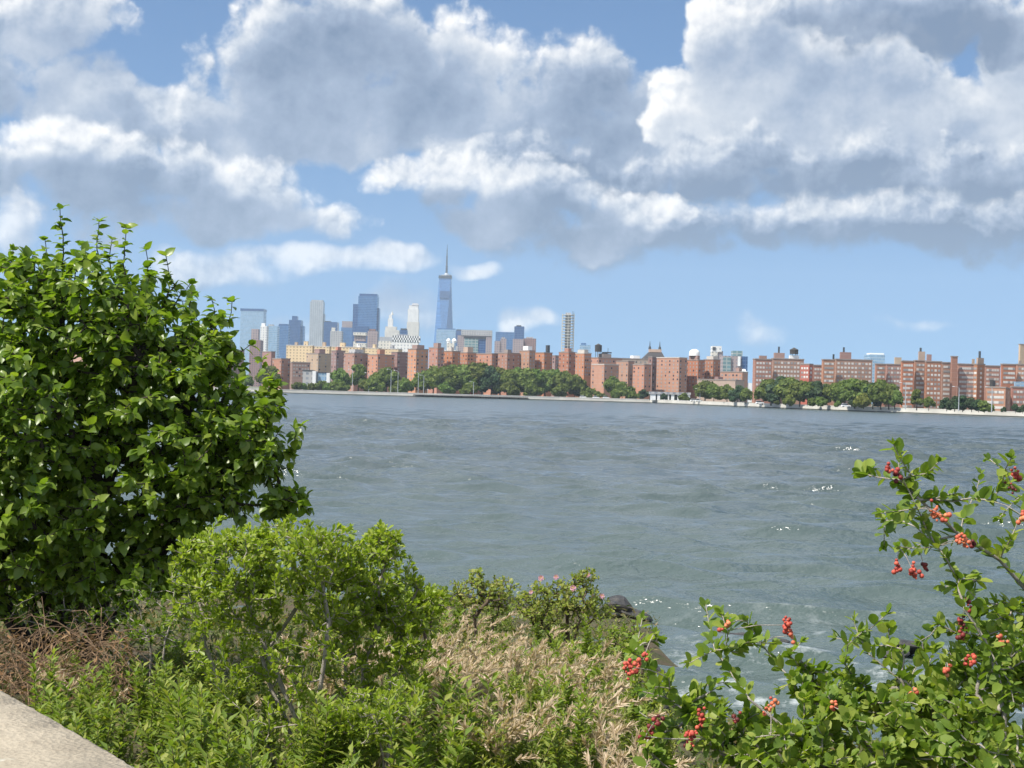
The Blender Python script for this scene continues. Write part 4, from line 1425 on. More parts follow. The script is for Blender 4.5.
def car():
    r = empty('parked_car', (0, 0, 0), 0, None, 'car')
    mb = MB(); mb.prism([(-2.4, -1), (2.4, -1), (2.4, 1), (-2.4, 1)], .35, 1.15, [(-2.35, -.95), (2.3, -.95), (2.3, .95), (-2.35, .95)]); mb.build('body', M['white'], r)
    mb = MB(); mb.prism([(-2.2, -.9), (1.1, -.9), (1.1, .9), (-2.2, .9)], 1.155, 1.95, [(-1.9, -.75), (.5, -.75), (.5, .75), (-1.9, .75)]); mb.build('cabin', M['pane_dark'], r)
    mb = MB(); mb.box(-1.95, -.78, 1.955, .55, .78, 2.05); mb.build('roof', M['white'], r)
    for x in (-1.5, 1.5):
        for y in (-1.02, .84):
            mb = MB()
            ring = [(x + .36 * math.cos(a), y, .36 + .36 * math.sin(a)) for a in [k * math.pi / 5 for k in range(10)]]
            mb.quad(*ring); mb.quad(*[(p[0], p[1] + .18, p[2]) for p in reversed(ring)])
            for k in range(10):
                p, q = ring[k], ring[(k + 1) % 10]
                mb.quad(q, p, (p[0], p[1] + .18, p[2]), (q[0], q[1] + .18, q[2]))
            mb.build('wheel', M['dark_steel'], r)
    return r


car0 = car()
first = True
for (u, off, lab) in [(583, 6, 'white car parked on the quay right of the dense tree row'), (596, 6, 'white car parked on the quay below the water tank'), (606, 6.5, 'white car parked on the quay by the light green round tree'),
                      (694, 6, 'white car parked on the quay at the right end of the pavilion'), (699, 8, 'white car parked behind the one beside the pavilion'), (846, 6, 'white car parked on the quay below the high grove'), (760, 6, 'white car parked on the quay below the left end of the grove')]:
    o = car0 if first else copy_tree(car0)
    first = False
    x = ray(u, 396).x * 1100
    for _ in range(3):
        D = shore_y(x) + off
        x = ray(u, 396).x * D
    o.location = (x, D, LAND_Z)
    o.rotation_euler = (0, 0, R(8))
    tag(o, lab, 'car', 'cars parked on the far quay')

# ------------------------------------------------------------------ near bank: ground
gx = np.linspace(-60, 60, 401)
gy = np.linspace(-8, 60, 228)
Vg = np.array([(x, y, ground_z(x, y)) for y in gy for x in gx])
na = len(gx)
ii = np.arange((len(gy) - 1) * na).reshape(len(gy) - 1, na)[:, :-1].ravel()
Fg = np.stack([ii, ii + 1, ii + na + 1, ii + na], -1)
soil = simple_mat('soil_and_litter', c4(.085, .062, .038), .95, .3, 2.5, col2=c4(.06, .065, .025), bump=.6)
gnd = fast_mesh('ground', Vg, Fg, soil, smooth=True)
tag(gnd, 'sloping planted bank down to the river', 'bank', kind='structure')

# ------------------------------------------------------------------ concrete parapet in the near corner
wd_m, _n, _l = newmat('weathered_concrete')
g = G(wd_m.node_tree)
out = g.node('ShaderNodeOutputMaterial')
p = g.node('ShaderNodeBsdfPrincipled')
tco = g.node('ShaderNodeTexCoord').outputs['Object']
a_ = g.noise(tco, 3.0, 8, .65)
b_ = g.noise(tco, 26, 6, .7)
v_ = g.node('ShaderNodeTexVoronoi')
v_.inputs['Scale'].default_value = 60
g.put(v_.inputs['Vector'], tco)
base_ = g.mix(g.maprange(a_.outputs['Fac'], .35, .68), c4(.38, .33, .25), c4(.25, .215, .16))
base_ = g.mix(g.maprange(b_.outputs['Fac'], .54, .70, 0, .6), base_, c4(.20, .165, .12))
st_ = g.noise(tco, 1.1, 7, .7)
base_ = g.mix(g.maprange(st_.outputs['Fac'], .50, .62, 0, .55), base_, c4(.17, .155, .12))
li_ = g.noise(tco, 7.5, 5, .6)
base_ = g.mix(g.maprange(li_.outputs['Fac'], .62, .68, 0, .6), base_, c4(.46, .45, .38))
base_ = g.mix(g.maprange(v_.outputs['Distance'], .0, .16, .5, 0), base_, c4(.16, .14, .11))
g.put(p.inputs['Base Color'], base_)
p.inputs['Roughness'].default_value = .9
p.inputs['Specular IOR Level'].default_value = .2
bm_ = g.node('ShaderNodeBump')
bm_.inputs['Strength'].default_value = .5
bm_.inputs['Distance'].default_value = .025
g.put(bm_.inputs['Height'], g.math('ADD', b_.outputs['Fac'], g.math('MULTIPLY', v_.outputs['Distance'], .5)))
g.l.new(bm_.outputs[0], p.inputs['Normal'])
g.l.new(p.outputs[0], out.inputs['Surface'])
DROP = 1.0
P1 = at(0, 691, DROP / -ray(0, 691).z)
P2 = at(135, 768, DROP / -ray(135, 768).z)
wdir = (P2 - P1); wdir.z = 0; wdir.normalize()
wnear = Vector((-wdir.y, wdir.x, 0)) if (-wdir.y * -P1.x + wdir.x * -P1.y) > 0 else Vector((wdir.y, -wdir.x, 0))
wroot = empty('parapet_wall', (P1.x, P1.y, 4.2), 0, 'pale weathered concrete parapet in the bottom left corner', 'wall')


def wall_block(name, t0, t1, o0, o1, z0, z1, seed, nt=90, amp=.006):
    """long block with worn, slightly uneven edges"""
    q = np.random.default_rng(seed)
    bev = .018
    prof = [(o0, z0), (o0, z1 - bev), (o0 + bev * .4, z1 - bev * .35), (o0 + bev, z1), ((o0 + o1) / 2, z1 + .004), (o1 - bev, z1), (o1 - bev * .4, z1 - bev * .35), (o1, z1 - bev), (o1, z0)]
    V, Fc = [], []
    k = len(prof)
    walk = np.cumsum(q.normal(0, amp * .35, (nt, k, 2)), 0)
    walk -= np.linspace(0, 1, nt)[:, None, None] * walk[-1]
    for i in range(nt):
        t = t0 + (t1 - t0) * i / (nt - 1)
        for j, (o, z) in enumerate(prof):
            n_ = walk[i, j] * .35 + q.normal(0, amp * .45, 2)
            pt = P1 + wdir * t + wnear * (o + n_[0])
            V.append((pt.x - P1.x, pt.y - P1.y, z + n_[1] * .6 - 4.2))
    for i in range(nt - 1):
        for j in range(k - 1):
            Fc.append((i * k + j, i * k + j + 1, (i + 1) * k + j + 1, (i + 1) * k + j))
    o = fast_mesh(name, V, Fc, wd_m, wroot)
    return o


ztop = 6 - DROP
wall_block('coping', -2.5, -.812, -.02, .29, ztop - .14, ztop, 3, 40, .0035)
wall_block('coping', -.8, 2.6, -.022, .288, ztop - .14, ztop - .003, 5, 90, .004)
wall_block('mortar_joint', -.83, -.78, .0, .27, ztop - .13, ztop - .014, 6, 4, .001)
wall_block('wall_base', -2.5, 2.6, .015, .255, 4.0, ztop - .143, 4)

# ------------------------------------------------------------------ plants: tools
OVATE = [(0, 0, 0), (0, .30, -.02), (0, .63, -.05), (0, 1.0, -.20),
         (.28, .14, .07), (.37, .40, .07), (.22, .74, -.02), (-.28, .14, .07), (-.37, .40, .07), (-.22, .74, -.02)]
OVATE_F = [(0, 4, 1), (4, 5, 1), (1, 5, 2), (5, 6, 2), (2, 6, 3), (0, 1, 7), (7, 1, 8), (1, 2, 8), (8, 2, 9), (2, 3, 9)]
LANCE = [(0, 0, 0), (0, .5, -.03), (0, 1, -.14), (.13, .42, .05), (-.13, .42, .05)]
LANCE_F = [(0, 3, 1), (3, 2, 1), (0, 1, 4), (4, 1, 2)]
OBOV = [(0, 0, 0), (0, .55, -.02), (0, 1, -.06), (.16, .35, .05), (.24, .72, .03), (-.16, .35, .05), (-.24, .72, .03)]
OBOV_F = [(0, 3, 1), (3, 4, 1), (1, 4, 2), (0, 1, 5), (5, 1, 6), (1, 2, 6)]
ROUND = [(0, 0, 0), (0, .5, -.03), (0, 1, -.08), (.27, .22, .05), (.36, .55, .05), (.2, .88, -.01), (-.27, .22, .05), (-.36, .55, .05), (-.2, .88, -.01)]
ROUND_F = [(0, 3, 1), (3, 4, 1), (1, 4, 5), (1, 5, 2), (0, 1, 6), (6, 1, 7), (1, 8, 7), (1, 2, 8)]


class Plant:
    """skeleton that reaches from a few stems to many twig ends, leaves along the outer twigs"""

    def __init__(self, seed):
        self.q = np.random.default_rng(seed)
        self.nodes = []
        self.par = []
        self.ends = []

    def stem(self, pts, start=None):
        last = start
        for p in pts:
            self.nodes.append(np.array(p, float))
            self.par.append(-1 if last is None else last)
            last = len(self.nodes) - 1
        return last

    def grow(self, targets, sag=.06, step=.22, up=.25, minlen=.1):
        T = np.asarray(targets, float)
        base = np.array(self.nodes)
        d0 = np.min(np.linalg.norm(T[:, None] - base[None], axis=2), axis=1)
        for t in T[np.argsort(d0)]:
            A = np.array(self.nodes)
            d = np.linalg.norm(A - t, axis=1)
            # prefer to leave from a node below the target
            cost = d + up * np.maximum(0, A[:, 2] - t[2])
            cost = np.where(d < minlen, cost + 1.0, cost)
            j = int(np.argmin(cost))
            a = A[j]
            L = np.linalg.norm(t - a)
            n = max(2, int(L / step) + 1)
            last = j
            wob = self.q.normal(0, .05 * L, 3)
            for k in range(1, n + 1):
                s = k / n
                pnt = a + (t - a) * s + wob * math.sin(math.pi * s) + np.array([0, 0, -sag * L * math.sin(math.pi * s)])
                self.nodes.append(pnt)
                self.par.append(last)
                last = len(self.nodes) - 1
            self.ends.append(last)

    def radii(self, r_tip, r_max, expo=.5):
        n = len(self.nodes)
        cnt = np.ones(n) * .0
        for e in self.ends:
            cnt[e] += 1
        for i in range(n - 1, -1, -1):
            if self.par[i] >= 0:
                cnt[self.par[i]] += cnt[i]
        self.cnt = cnt
        return np.minimum(r_tip * np.maximum(cnt, 1) ** expo, r_max)

    def branches(self, name, mat, parent, r_tip=.003, r_max=.05, expo=.5, seg=5):
        r = self.radii(r_tip, r_max, expo)
        N = np.array(self.nodes)
        par = np.array(self.par)
        idx = np.where(par >= 0)[0]
        a, b = N[par[idx]], N[idx]
        rb = r[idx]
        ra = np.minimum(r[par[idx]], rb * 1.35)
        d = unit(b - a)
        ref = np.where(np.abs(d[:, 2:3]) > .9, np.array([[1.0, 0, 0]]), np.array([[0, 0, 1.0]]))
        x = unit(np.cross(d, ref))
        y = np.cross(d, x)
        ang = np.arange(seg) * 2 * math.pi / seg
        ring = x[:, None] * np.cos(ang)[None, :, None] + y[:, None] * np.sin(ang)[None, :, None]
        b = b + d * (rb * .6)[:, None]
        V = np.concatenate([a[:, None] + ring * ra[:, None, None], b[:, None] + ring * rb[:, None, None]], 1)
        k = np.arange(seg)
        f = np.stack([k, (k + 1) % seg, (k + 1) % seg + seg, k + seg], -1)
        Fc = f[None] + (np.arange(len(idx)) * 2 * seg)[:, None, None]
        return fast_mesh(name, V.reshape(-1, 3), Fc.reshape(-1, 4), mat, parent, True)

    def foliage(self, name, tmpl, faces, mat, parent, size, per_m=22, reach=2, width=1.0, droop=.25, spread=.9, size_var=.28, tip_bunch=3, center=None, face_up=.8, wind=(0, 0, 0), axis_along=.45, tip_shrink=.35):
        """leaves on the last `reach` pieces that lead to each twig end"""
        q = self.q
        N = np.array(self.nodes)
        P, A, Nn, S = [], [], [], []
        ctr = np.array(center) if center is not None else N.mean(0)
        for e in self.ends:
            i = e
            phi = q.uniform(0, 6.28)
            for r in range(reach):
                j = self.par[i]
                if j < 0:
                    break
                a, b = N[j], N[i]
                L = np.linalg.norm(b - a)
                n = max(1, int(L * per_m + q.uniform(0, 1)))
                d = (b - a) / max(L, 1e-6)
                ref = np.array([0, 0, 1.0]) if abs(d[2]) < .9 else np.array([1.0, 0, 0])
                x = np.cross(d, ref); x /= np.linalg.norm(x)
                y = np.cross(d, x)
                for k in range(n + (tip_bunch if r == 0 else 0)):
                    t = (k + q.uniform(.2, .8)) / n if k < n else 1.0
                    phi += 2.4 + q.normal(0, .35)
                    lat = x * math.cos(phi) + y * math.sin(phi)
                    ax = d * (axis_along if k < n else .9) + lat * spread + np.array([0, 0, -droop]) + np.array(wind) + q.normal(0, .16, 3)
                    P.append(a + (b - a) * min(t, 1.0))
                    A.append(ax)
                    outw = (a - ctr); outw = outw / (np.linalg.norm(outw) + 1e-6)
                    Nn.append(np.array([0, 0, face_up]) + outw * .35 + q.normal(0, .38, 3))
                    S.append(size * q.uniform(1 - size_var, 1 + size_var) * (1 - tip_shrink * (t > .85)))
                i = j
        P, A, Nn, S = map(np.array, (P, A, Nn, S))
        V, Fc = leaves(tmpl, faces, P, A, Nn, S, width)
        self.n_leaves = len(P)
        return fast_mesh(name, V, Fc, mat, parent)


def in_lobes(q, lobes, n, shell=.35, zmin=None):
    """points in ellipsoids (x, y, z, rx, ry, rz, share), more of them near the surface"""
    out_ = []
    w = np.array([l[6] for l in lobes], float)
    w /= w.sum()
    for l, k in zip(lobes, (w * n).astype(int) + 1):
        d = unit(q.normal(size=(k, 3)))
        r = q.uniform(shell ** 3, 1, k) ** (1 / 3)
        out_.append(np.array(l[:3]) + d * r[:, None] * np.array(l[3:6]))
    out_ = np.concatenate(out_)
    if zmin is not None:
        out_ = out_[out_[:, 2] > zmin]
    return out_


def wpt(u, v, D):
    p_ = at(u, v, D)
    return (p_.x, p_.y, p_.z)


M['twig'] = simple_mat('brown_twigs', c4(.105, .075, .05), .9, .3, 20)
M['tree_bark'] = simple_mat('dark_bark', c4(.055, .045, .035), .95, .3, 12)
M['grey_bark'] = simple_mat('grey_bark', c4(.42, .37, .31), .9, .45, 30, bump=.4)
M['dry'] = simple_mat('dry_stems', c4(.26, .17, .10), .95, .5, 8)
LEAF_TREE = leaf_mat('broad_leaf', (.105, .175, .018), (.155, .235, .025), (.250, .315, .050), .48, .36, .45)
LEAF_SHRUB = leaf_mat('shrub_leaf', (.185, .260, .026), (.265, .340, .038), (.365, .405, .072), .45, .42, .4)
LEAF_WEED = leaf_mat('weed_leaf', (.140, .210, .032), (.195, .260, .042), (.300, .320, .070), .42, .55, .3)
LEAF_BERRY = leaf_mat('berry_shrub_leaf', (.110, .180, .028), (.185, .260, .038), (.310, .350, .070), .46, .5, .3)
LEAF_ROSE = leaf_mat('rose_leaf', (.170, .220, .038), (.240, .280, .050), (.330, .310, .090), .40, .5, .35)

# ------------------------------------------------------------------ the big leafy tree on the left
DT = 12.5
gz = ground_z(-3.7, DT)
pl = Plant(21)
root = np.array([-3.75, DT, gz - .1])
for (u, v, dd) in [(20, 330, .4), (60, 300, 0), (100, 320, .3), (140, 350, -.3), (190, 400, .1), (-40, 350, -.2), (-110, 380, .2), (230, 450, -.1), (-60, 450, .5)]:
    e = np.array(wpt(u, v, DT + dd))
    mid = root * .55 + e * .45 + np.array([0, 0, -.1])
    pl.stem([root + pl.q.normal(0, .07, 3) * np.array([1, 1, 0]), root * .8 + mid * .2 + pl.q.normal(0, .05, 3), mid, mid * .5 + e * .5 + np.array([0, 0, .05]), e])


def lobe(u, v, D, ru, rv, rd, share):
    p_ = wpt(u, v, D)
    return (p_[0], p_[1], p_[2], ru * D / F, rd, rv * D / F, share)


lobes = [lobe(-60, 420, DT, 150, 165, 1.5, 7), lobe(60, 400, DT, 120, 150, 1.5, 7), lobe(75, 325, DT, 105, 78, 1.1, 4.2), lobe(20, 320, DT, 70, 70, 1.0, 2.2), lobe(262, 405, DT - .4, 20, 34, .4, .5), lobe(262, 450, DT - .4, 32, 30, .5, .8), lobe(205, 350, DT - .2, 32, 44, .5, 1.0), lobe(285, 500, DT - .5, 22, 14, .3, .5), lobe(150, 370, DT, 75, 95, 1.0, 4), lobe(140, 460, DT - .2, 110, 95, 1.2, 5),
         lobe(200, 400, DT - .2, 50, 72, .8, 2.4), lobe(236, 440, DT - .3, 48, 50, .7, 1.8), lobe(200, 490, DT - .3, 60, 45, .7, 2), lobe(20, 510, DT - .7, 110, 75, .9, 5), lobe(10, 430, DT - 1.0, 60, 80, .6, 3), lobe(-80, 540, DT - .4, 90, 70, .9, 2), lobe(110, 555, DT - .5, 70, 46, .7, 2.4), lobe(175, 555, DT + .3, 44, 40, .6, 1.6), lobe(30, 575, DT, 60, 40, .8, 1.6)]
tg = in_lobes(pl.q, lobes, 3000, .42)
extra = []
for (u, v, dd) in [(60, 209, 0), (99, 222, .2), (126, 228, -.2), (146, 250, .3), (166, 256, 0), (190, 284, .2), (212, 300, -.2), (232, 302, 0), (13, 250, .1), (34, 262, -.3), (82, 244, .5), (45, 240, .5), (-20, 245, 0), (112, 240, -.5), (150, 275, -.5), (222, 320, .2),
                   (278, 385, -.3), (296, 432, -.4), (290, 452, -.3), (302, 425, -.5), (262, 360, -.2), (250, 345, 0), (285, 500, -.4), (300, 493, -.5), (270, 515, -.5), (308, 508, -.4), (250, 505, -.5), (240, 520, -.6)]:
    extra.append(wpt(u, v, DT + dd))
    if v < 330:
        for dv in (18, 36, 54):
            extra.append(wpt(u + 3 * math.sin(u + dv), v + dv, DT + dd))
pl.grow(np.concatenate([tg, np.array(extra)]), sag=.03, step=.2, up=.6)
tree = empty('leafy_tree', tuple(root), 0, 'large dark green broad-leaved tree on the bank at the left', 'tree')
attach(pl.branches('trunk', M['tree_bark'], None, .0035, .06, .5), tree)
attach(pl.foliage('crown', OVATE, OVATE_F, LEAF_TREE, None, .080, per_m=28, reach=3, size_var=.42, width=.98, droop=.42, spread=.8, tip_bunch=4, center=(-3.7, DT, 5.3), face_up=.75, wind=(-.12, 0, 0), tip_shrink=.0), tree)
print('tree leaves', pl.n_leaves)

# dry brambles below it
q = np.random.default_rng(31)
heap = empty('dead_bramble', wpt(75, 660, 10.6), 0, 'heap of brown dead bramble stems below the leafy tree', 'dead plant')
mb = MB()
for i in range(300):
    c = wpt(q.uniform(-30, 128), q.uniform(628, 692), q.uniform(10.0, 11.6))
    gzz = ground_z(c[0], c[1])
    p0 = np.array([c[0], c[1], max(gzz, c[2] - q.uniform(0, .25))])
    d = q.normal(0, 1, 3) * np.array([1, .8, .55]); d /= np.linalg.norm(d)
    L = q.uniform(.25, .8)
    arch = q.uniform(.02, .18)
    pts_ = []
    for k in range(6):
        s = k / 5
        pts_.append(p0 + d * L * (s - .5) + np.array([0, 0, arch * math.sin(math.pi * s)]) + q.normal(0, .015, 3))
    r0 = q.uniform(.0014, .0036)
    mb.tube(pts_, [r0] * 5 + [r0 * .5], 4)
attach(mb.build('stems', M['dry']), heap)
n = 900
P = np.array([wpt(q.uniform(-30, 130), q.uniform(630, 700), q.uniform(10.0, 11.6)) for _ in range(n)])
V, Fc = leaves(LANCE, LANCE_F, P, q.normal(size=(n, 3)), q.normal(size=(n, 3)), q.uniform(.03, .08, n), .8)
M['dead_leaf'] = leaf_mat('dead_leaf', (.16, .09, .045), (.24, .14, .07), (.33, .22, .12), .2, .8, .1)
attach(fast_mesh('withered_leaves', V, Fc, M['dead_leaf']), heap)

# ------------------------------------------------------------------ the two grey-stemmed shrubs in the middle
def shrub(name, label, root_uv, D, stems, lobes_, n, seed, leaf=.043, **kw):
    pl = Plant(seed)
    rx = wpt(root_uv[0], root_uv[1], D)
    r = np.array([rx[0], rx[1], ground_z(rx[0], rx[1]) - .05])
    for st in stems:
        pts_ = [r + pl.q.normal(0, .03, 3) * np.array([1, 1, 0])] + [np.array(wpt(u, v, D + dd)) + pl.q.normal(0, .012, 3) for u, v, dd in st]
        fine = []
        for a, b in zip(pts_[:-1], pts_[1:]):
            fine += [a, (a + b) / 2 + pl.q.normal(0, .012, 3)]
        fine.append(pts_[-1])
        pl.stem(fine)
    tg = in_lobes(pl.q, lobes_, n, .62)
    far_ = pl.q.uniform(0, 1, len(tg)) < .22
    cen_ = np.array([l[:3] for l in lobes_])
    for i_ in np.where(far_)[0]:
        cc_ = cen_[np.argmin(np.linalg.norm(cen_ - tg[i_], axis=1))]
        tg[i_] = cc_ + (tg[i_] - cc_) * pl.q.uniform(1.03, 1.36)
    tg = tg[[t[2] > ground_z(t[0], t[1]) + .06 for t in tg]]
    pl.grow(tg, sag=.02, step=.12, up=.8, minlen=.05)
    e = empty(name, tuple(r), 0, label, 'shrub')
    attach(pl.branches('stems', M['grey_bark'], None,   .0018, .013, .36), e)
    attach(pl.foliage('foliage', OBOV, OBOV_F, kw.get('mat', LEAF_SHRUB), None, leaf, per_m=kw.get('per_m', 95), reach=kw.get('reach', 2), width=.85, droop=-.3, spread=.72, tip_bunch=9, face_up=.5, axis_along=.6), e)
    print(name, pl.n_leaves)
    return e


DS = 8.0
shrub('grey_stemmed_shrub', 'bright green shrub with pale forked stems, in front of the leafy tree', (305, 790), DS,
      [[(300, 740, 0), (285, 690, 0), (268, 650, .05), (245, 600, 0), (235, 570, .1)], [(290, 720, .1), (265, 660, .15), (300, 600, .2), (310, 560, .2)], [(318, 735, -.1), (318, 680, -.1), (330, 620, -.1), (320, 570, 0)], [(262, 735, .1), (225, 690, .1), (205, 640, .1), (200, 590, .1)]],
      [lobe(230, 565, DS, 52, 38, .35, 3), lobe(300, 556, DS + .1, 62, 34, .38, 4), lobe(262, 560, DS - .1, 60, 36, .3, 3), lobe(205, 600, DS, 30, 34, .25, 1), lobe(330, 590, DS + .1, 40, 40, .3, 1.6), lobe(240, 600, DS, 48, 26, .3, 1.3), lobe(300, 650, DS - .1, 50, 40, .3, 1.3), lobe(225, 650, DS, 40, 34, .3, .9), lobe(270, 700, DS - .1, 60, 40, .3, 1.0), lobe(190, 560, DS, 18, 26, .2, .5), lobe(258, 548, DS, 30, 16, .2, .7), lobe(315, 546, DS, 26, 12, .2, .6), lobe(340, 545, DS, 18, 18, .2, .5)], 1000, 41)
shrub('grey_stemmed_shrub', 'rounder bright green shrub right of the pale forked one, with a pointed top', (362, 800), DS + .3,
      [[(358, 745, 0), (362, 690, 0), (372, 640, 0), (380, 585, 0), (384, 550, 0)], [(372, 730, .1), (395, 670, .1), (405, 620, .1), (415, 590, .1)], [(345, 735, -.1), (345, 680, 0), (350, 620, .1)]],
      [lobe(378, 575, DS + .3, 40, 42, .32, 3), lobe(352, 600, DS + .3, 34, 36, .3, 2), lobe(410, 605, DS + .3, 32, 26, .28, 2), lobe(385, 640, DS + .2, 44, 34, .3, 1.5), lobe(350, 665, DS + .2, 36, 30, .28, .9), lobe(386, 545, DS + .3, 18, 20, .2, .9), lobe(430, 605, DS + .3, 18, 14, .2, .6), lobe(395, 690, DS + .2, 40, 30, .3, 1.0), lobe(415, 640, DS + .2, 26, 26, .2, .7), lobe(360, 570, DS + .3, 16, 22, .2, .5)], 760, 43)
shrub('grey_stemmed_shrub', 'low bright green shrub sprouting at the bottom between the forked shrubs', (385, 830), 7.2,
      [[(380, 760, 0), (375, 720, 0), (360, 700, 0)], [(392, 750, 0), (400, 715, 0)], [(360, 770, 0), (345, 735, 0)]],
      [lobe(372, 715, 7.2, 36, 26, .2, 2), lobe(345, 720, 7.3, 22, 20, .2, 1), lobe(400, 700, 7.4, 26, 22, .2, 1)], 230, 44, .036)

shrub('shaded_bush', 'low bush at the foot of the leafy tree, behind the dead brambles', (150, 660), 11.4,
      [[(150, 640, 0), (140, 610, 0)], [(165, 640, 0), (178, 605, 0)], [(120, 640, .2), (100, 610, .2)]],
      [lobe(150, 612, 11.4, 46, 30, .5, 3), lobe(100, 605, 11.6, 40, 26, .4, 2), lobe(50, 608, 11.8, 40, 24, .4, 2), lobe(185, 625, 11.2, 24, 26, .3, 1)], 210, 46, .055, mat=LEAF_TREE, per_m=40)

# ------------------------------------------------------------------ leafy weeds between the wall and the shrubs
def weed(seed, h, nst, leaf, mat):
    q = np.random.default_rng(seed)
    r = empty('leafy_weed', (0, 0, 0), 0, None, 'weed')
    mb = MB()
    P, A, Nn, S = [], [], [], []
    for s in range(nst):
        a = q.uniform(0, 6.28)
        lean = q.uniform(.05, .42)
        hh = h * q.uniform(.65, 1.1)
        b0 = np.array([q.normal(0, .05), q.normal(0, .05), -.05])
        pts_ = [b0 + np.array([math.cos(a) * lean * hh * t ** 1.5, math.sin(a) * lean * hh * t ** 1.5, hh * t]) for t in (0, .25, .5, .75, 1)]
        mb.tube(pts_, [.004, .0035, .003, .0022, .0012], 4)
        phi = q.uniform(0, 6.28)
        nl = int(hh * 85)
        for k in range(nl):
            t = .12 + .88 * k / nl
            c = np.array([np.interp(t, (0, .25, .5, .75, 1), [pp[i] for pp in pts_]) for i in range(3)])
            phi += 2.4 + q.normal(0, .3)
            for m in (-.42, 0, .42) if t < .9 else (0,):   # cut leaves: three lobes from one point
                P.append(c)
                A.append([math.cos(phi + m), math.sin(phi + m), .45 + q.normal(0, .25) + .5 * t])
                Nn.append([q.normal(0, .3), q.normal(0, .3), 1])
                S.append(leaf * q.uniform(.6, 1.15) * (1.1 - .45 * t) * (1 if m == 0 else .72))
    mb.build('stems', M['weed_stem'], r)
    P, A, Nn, S = map(np.array, (P, A, Nn, S))
    V, Fc = leaves(LANCE, LANCE_F, P, A, Nn, S, 1.25)
    fast_mesh('foliage', V, Fc, mat, r)
    return r


M['weed_stem'] = simple_mat('weed_stems', c4(.16, .15, .06), .8, .3, 8)
wp_ = [weed(51, .46, 8, .085, LEAF_WEED), weed(52, .38, 9, .075, LEAF_WEED), weed(53, .55, 7, .09, LEAF_WEED), weed(54, .30, 9, .07, LEAF_WEED), weed(55, .42, 8, .06, LEAF_ROSE)]
wused = set()
q = np.random.default_rng(61)


def place_weed(x, y, k, s, label, group):
    src = wp_[k]
    o = src if src.name not in wused else copy_tree(src)
    wused.add(src.name)
    o.location = (x, y, ground_z(x, y))
    o.rotation_euler = (q.normal(0, .08), q.normal(0, .08), q.uniform(0, 6.28))
    o.scale = (s, s, s)
    tag(o, label, 'weed', group)


def band(n, u0, u1, d0, d1, ks, s0, s1, label, group):
    for i in range(n):
        D = d0 + (d1 - d0) * (i + q.uniform(0, 1)) / n
        u = q.uniform(u0, u1)
        x = ray(u, 700).x * D
        if near_edge(x, D) < .4:
            continue
        place_weed(x, D, int(q.choice(ks)), q.uniform(s0, s1), label, group)


band(54, 40, 330, 5.4, 9.0, [0, 1, 2, 3], .55, 1.35, 'leafy green weed of the thicket beside the concrete parapet', 'weeds beside the parapet')
band(52, 300, 600, 5.4, 9.0, [0, 1, 2, 3, 4], .55, 1.35, 'leafy green weed at the bottom below the tan grass', 'weeds below the tan grass')
band(40, 175, 440, 6.5, 7.7, [0, 1, 2, 3], .8, 1.45, 'leafy green weed in front of the grey-stemmed shrubs', 'weeds in front of the grey-stemmed shrubs')
band(30, 60, 300, 9.2, 13.5, [0, 1, 3], .8, 1.2, 'leafy green weed in the shade between the leafy tree and the shrubs', 'weeds at the foot of the tree')
band(76, 400, 660, 7.4, 16.0, [0, 1, 2, 4], .7, 1.6, 'leafy green weed standing among the tan grass plumes', 'weeds among the tan grass')
band(36, 250, 660, 15.0, 36.0, [0, 2, 4], 1.3, 2.3, 'taller leafy weed on the slope towards the rocks', 'weeds on the slope to the rocks')
band(11, 590, 760, 5.6, 9.0, [0, 1, 4], .7, 1.0, 'leafy weed below the berry shrub', 'weeds below the berry shrub')

# ------------------------------------------------------------------ tan grass with plumes (nobody could count it)
def tussock(q, scale, nb, npl, green):
    bP = []; plume = []
    for i in range(nb):
        a = q.uniform(0, 6.28); lean = q.uniform(.1, .75); h = scale * q.uniform(.5, 1.0)
        b0 = np.array([q.normal(0, .06), q.normal(0, .06), -.03])
        dirv = np.array([math.cos(a) * lean + .18, math.sin(a) * lean, 0])
        bP.append((b0, dirv, h, q.uniform(.0022, .0045)))
    for i in range(npl):
        a = q.uniform(0, 6.28); lean = q.uniform(.05, .55); h = scale * q.uniform(.85, 1.3)
        b0 = np.array([q.normal(0, .06), q.normal(0, .06), -.03])
        dirv = np.array([math.cos(a) * lean + .16, math.sin(a) * lean, 0])
        bP.append((b0, dirv, h, .0016))
        plume.append((b0, dirv, h))
    return bP, plume


def curve_pt(b0, dirv, h, t):
    return b0 + dirv * h * t ** 1.8 + np.array([0, 0, h * (t - .22 * t ** 3 * np.linalg.norm(dirv))])


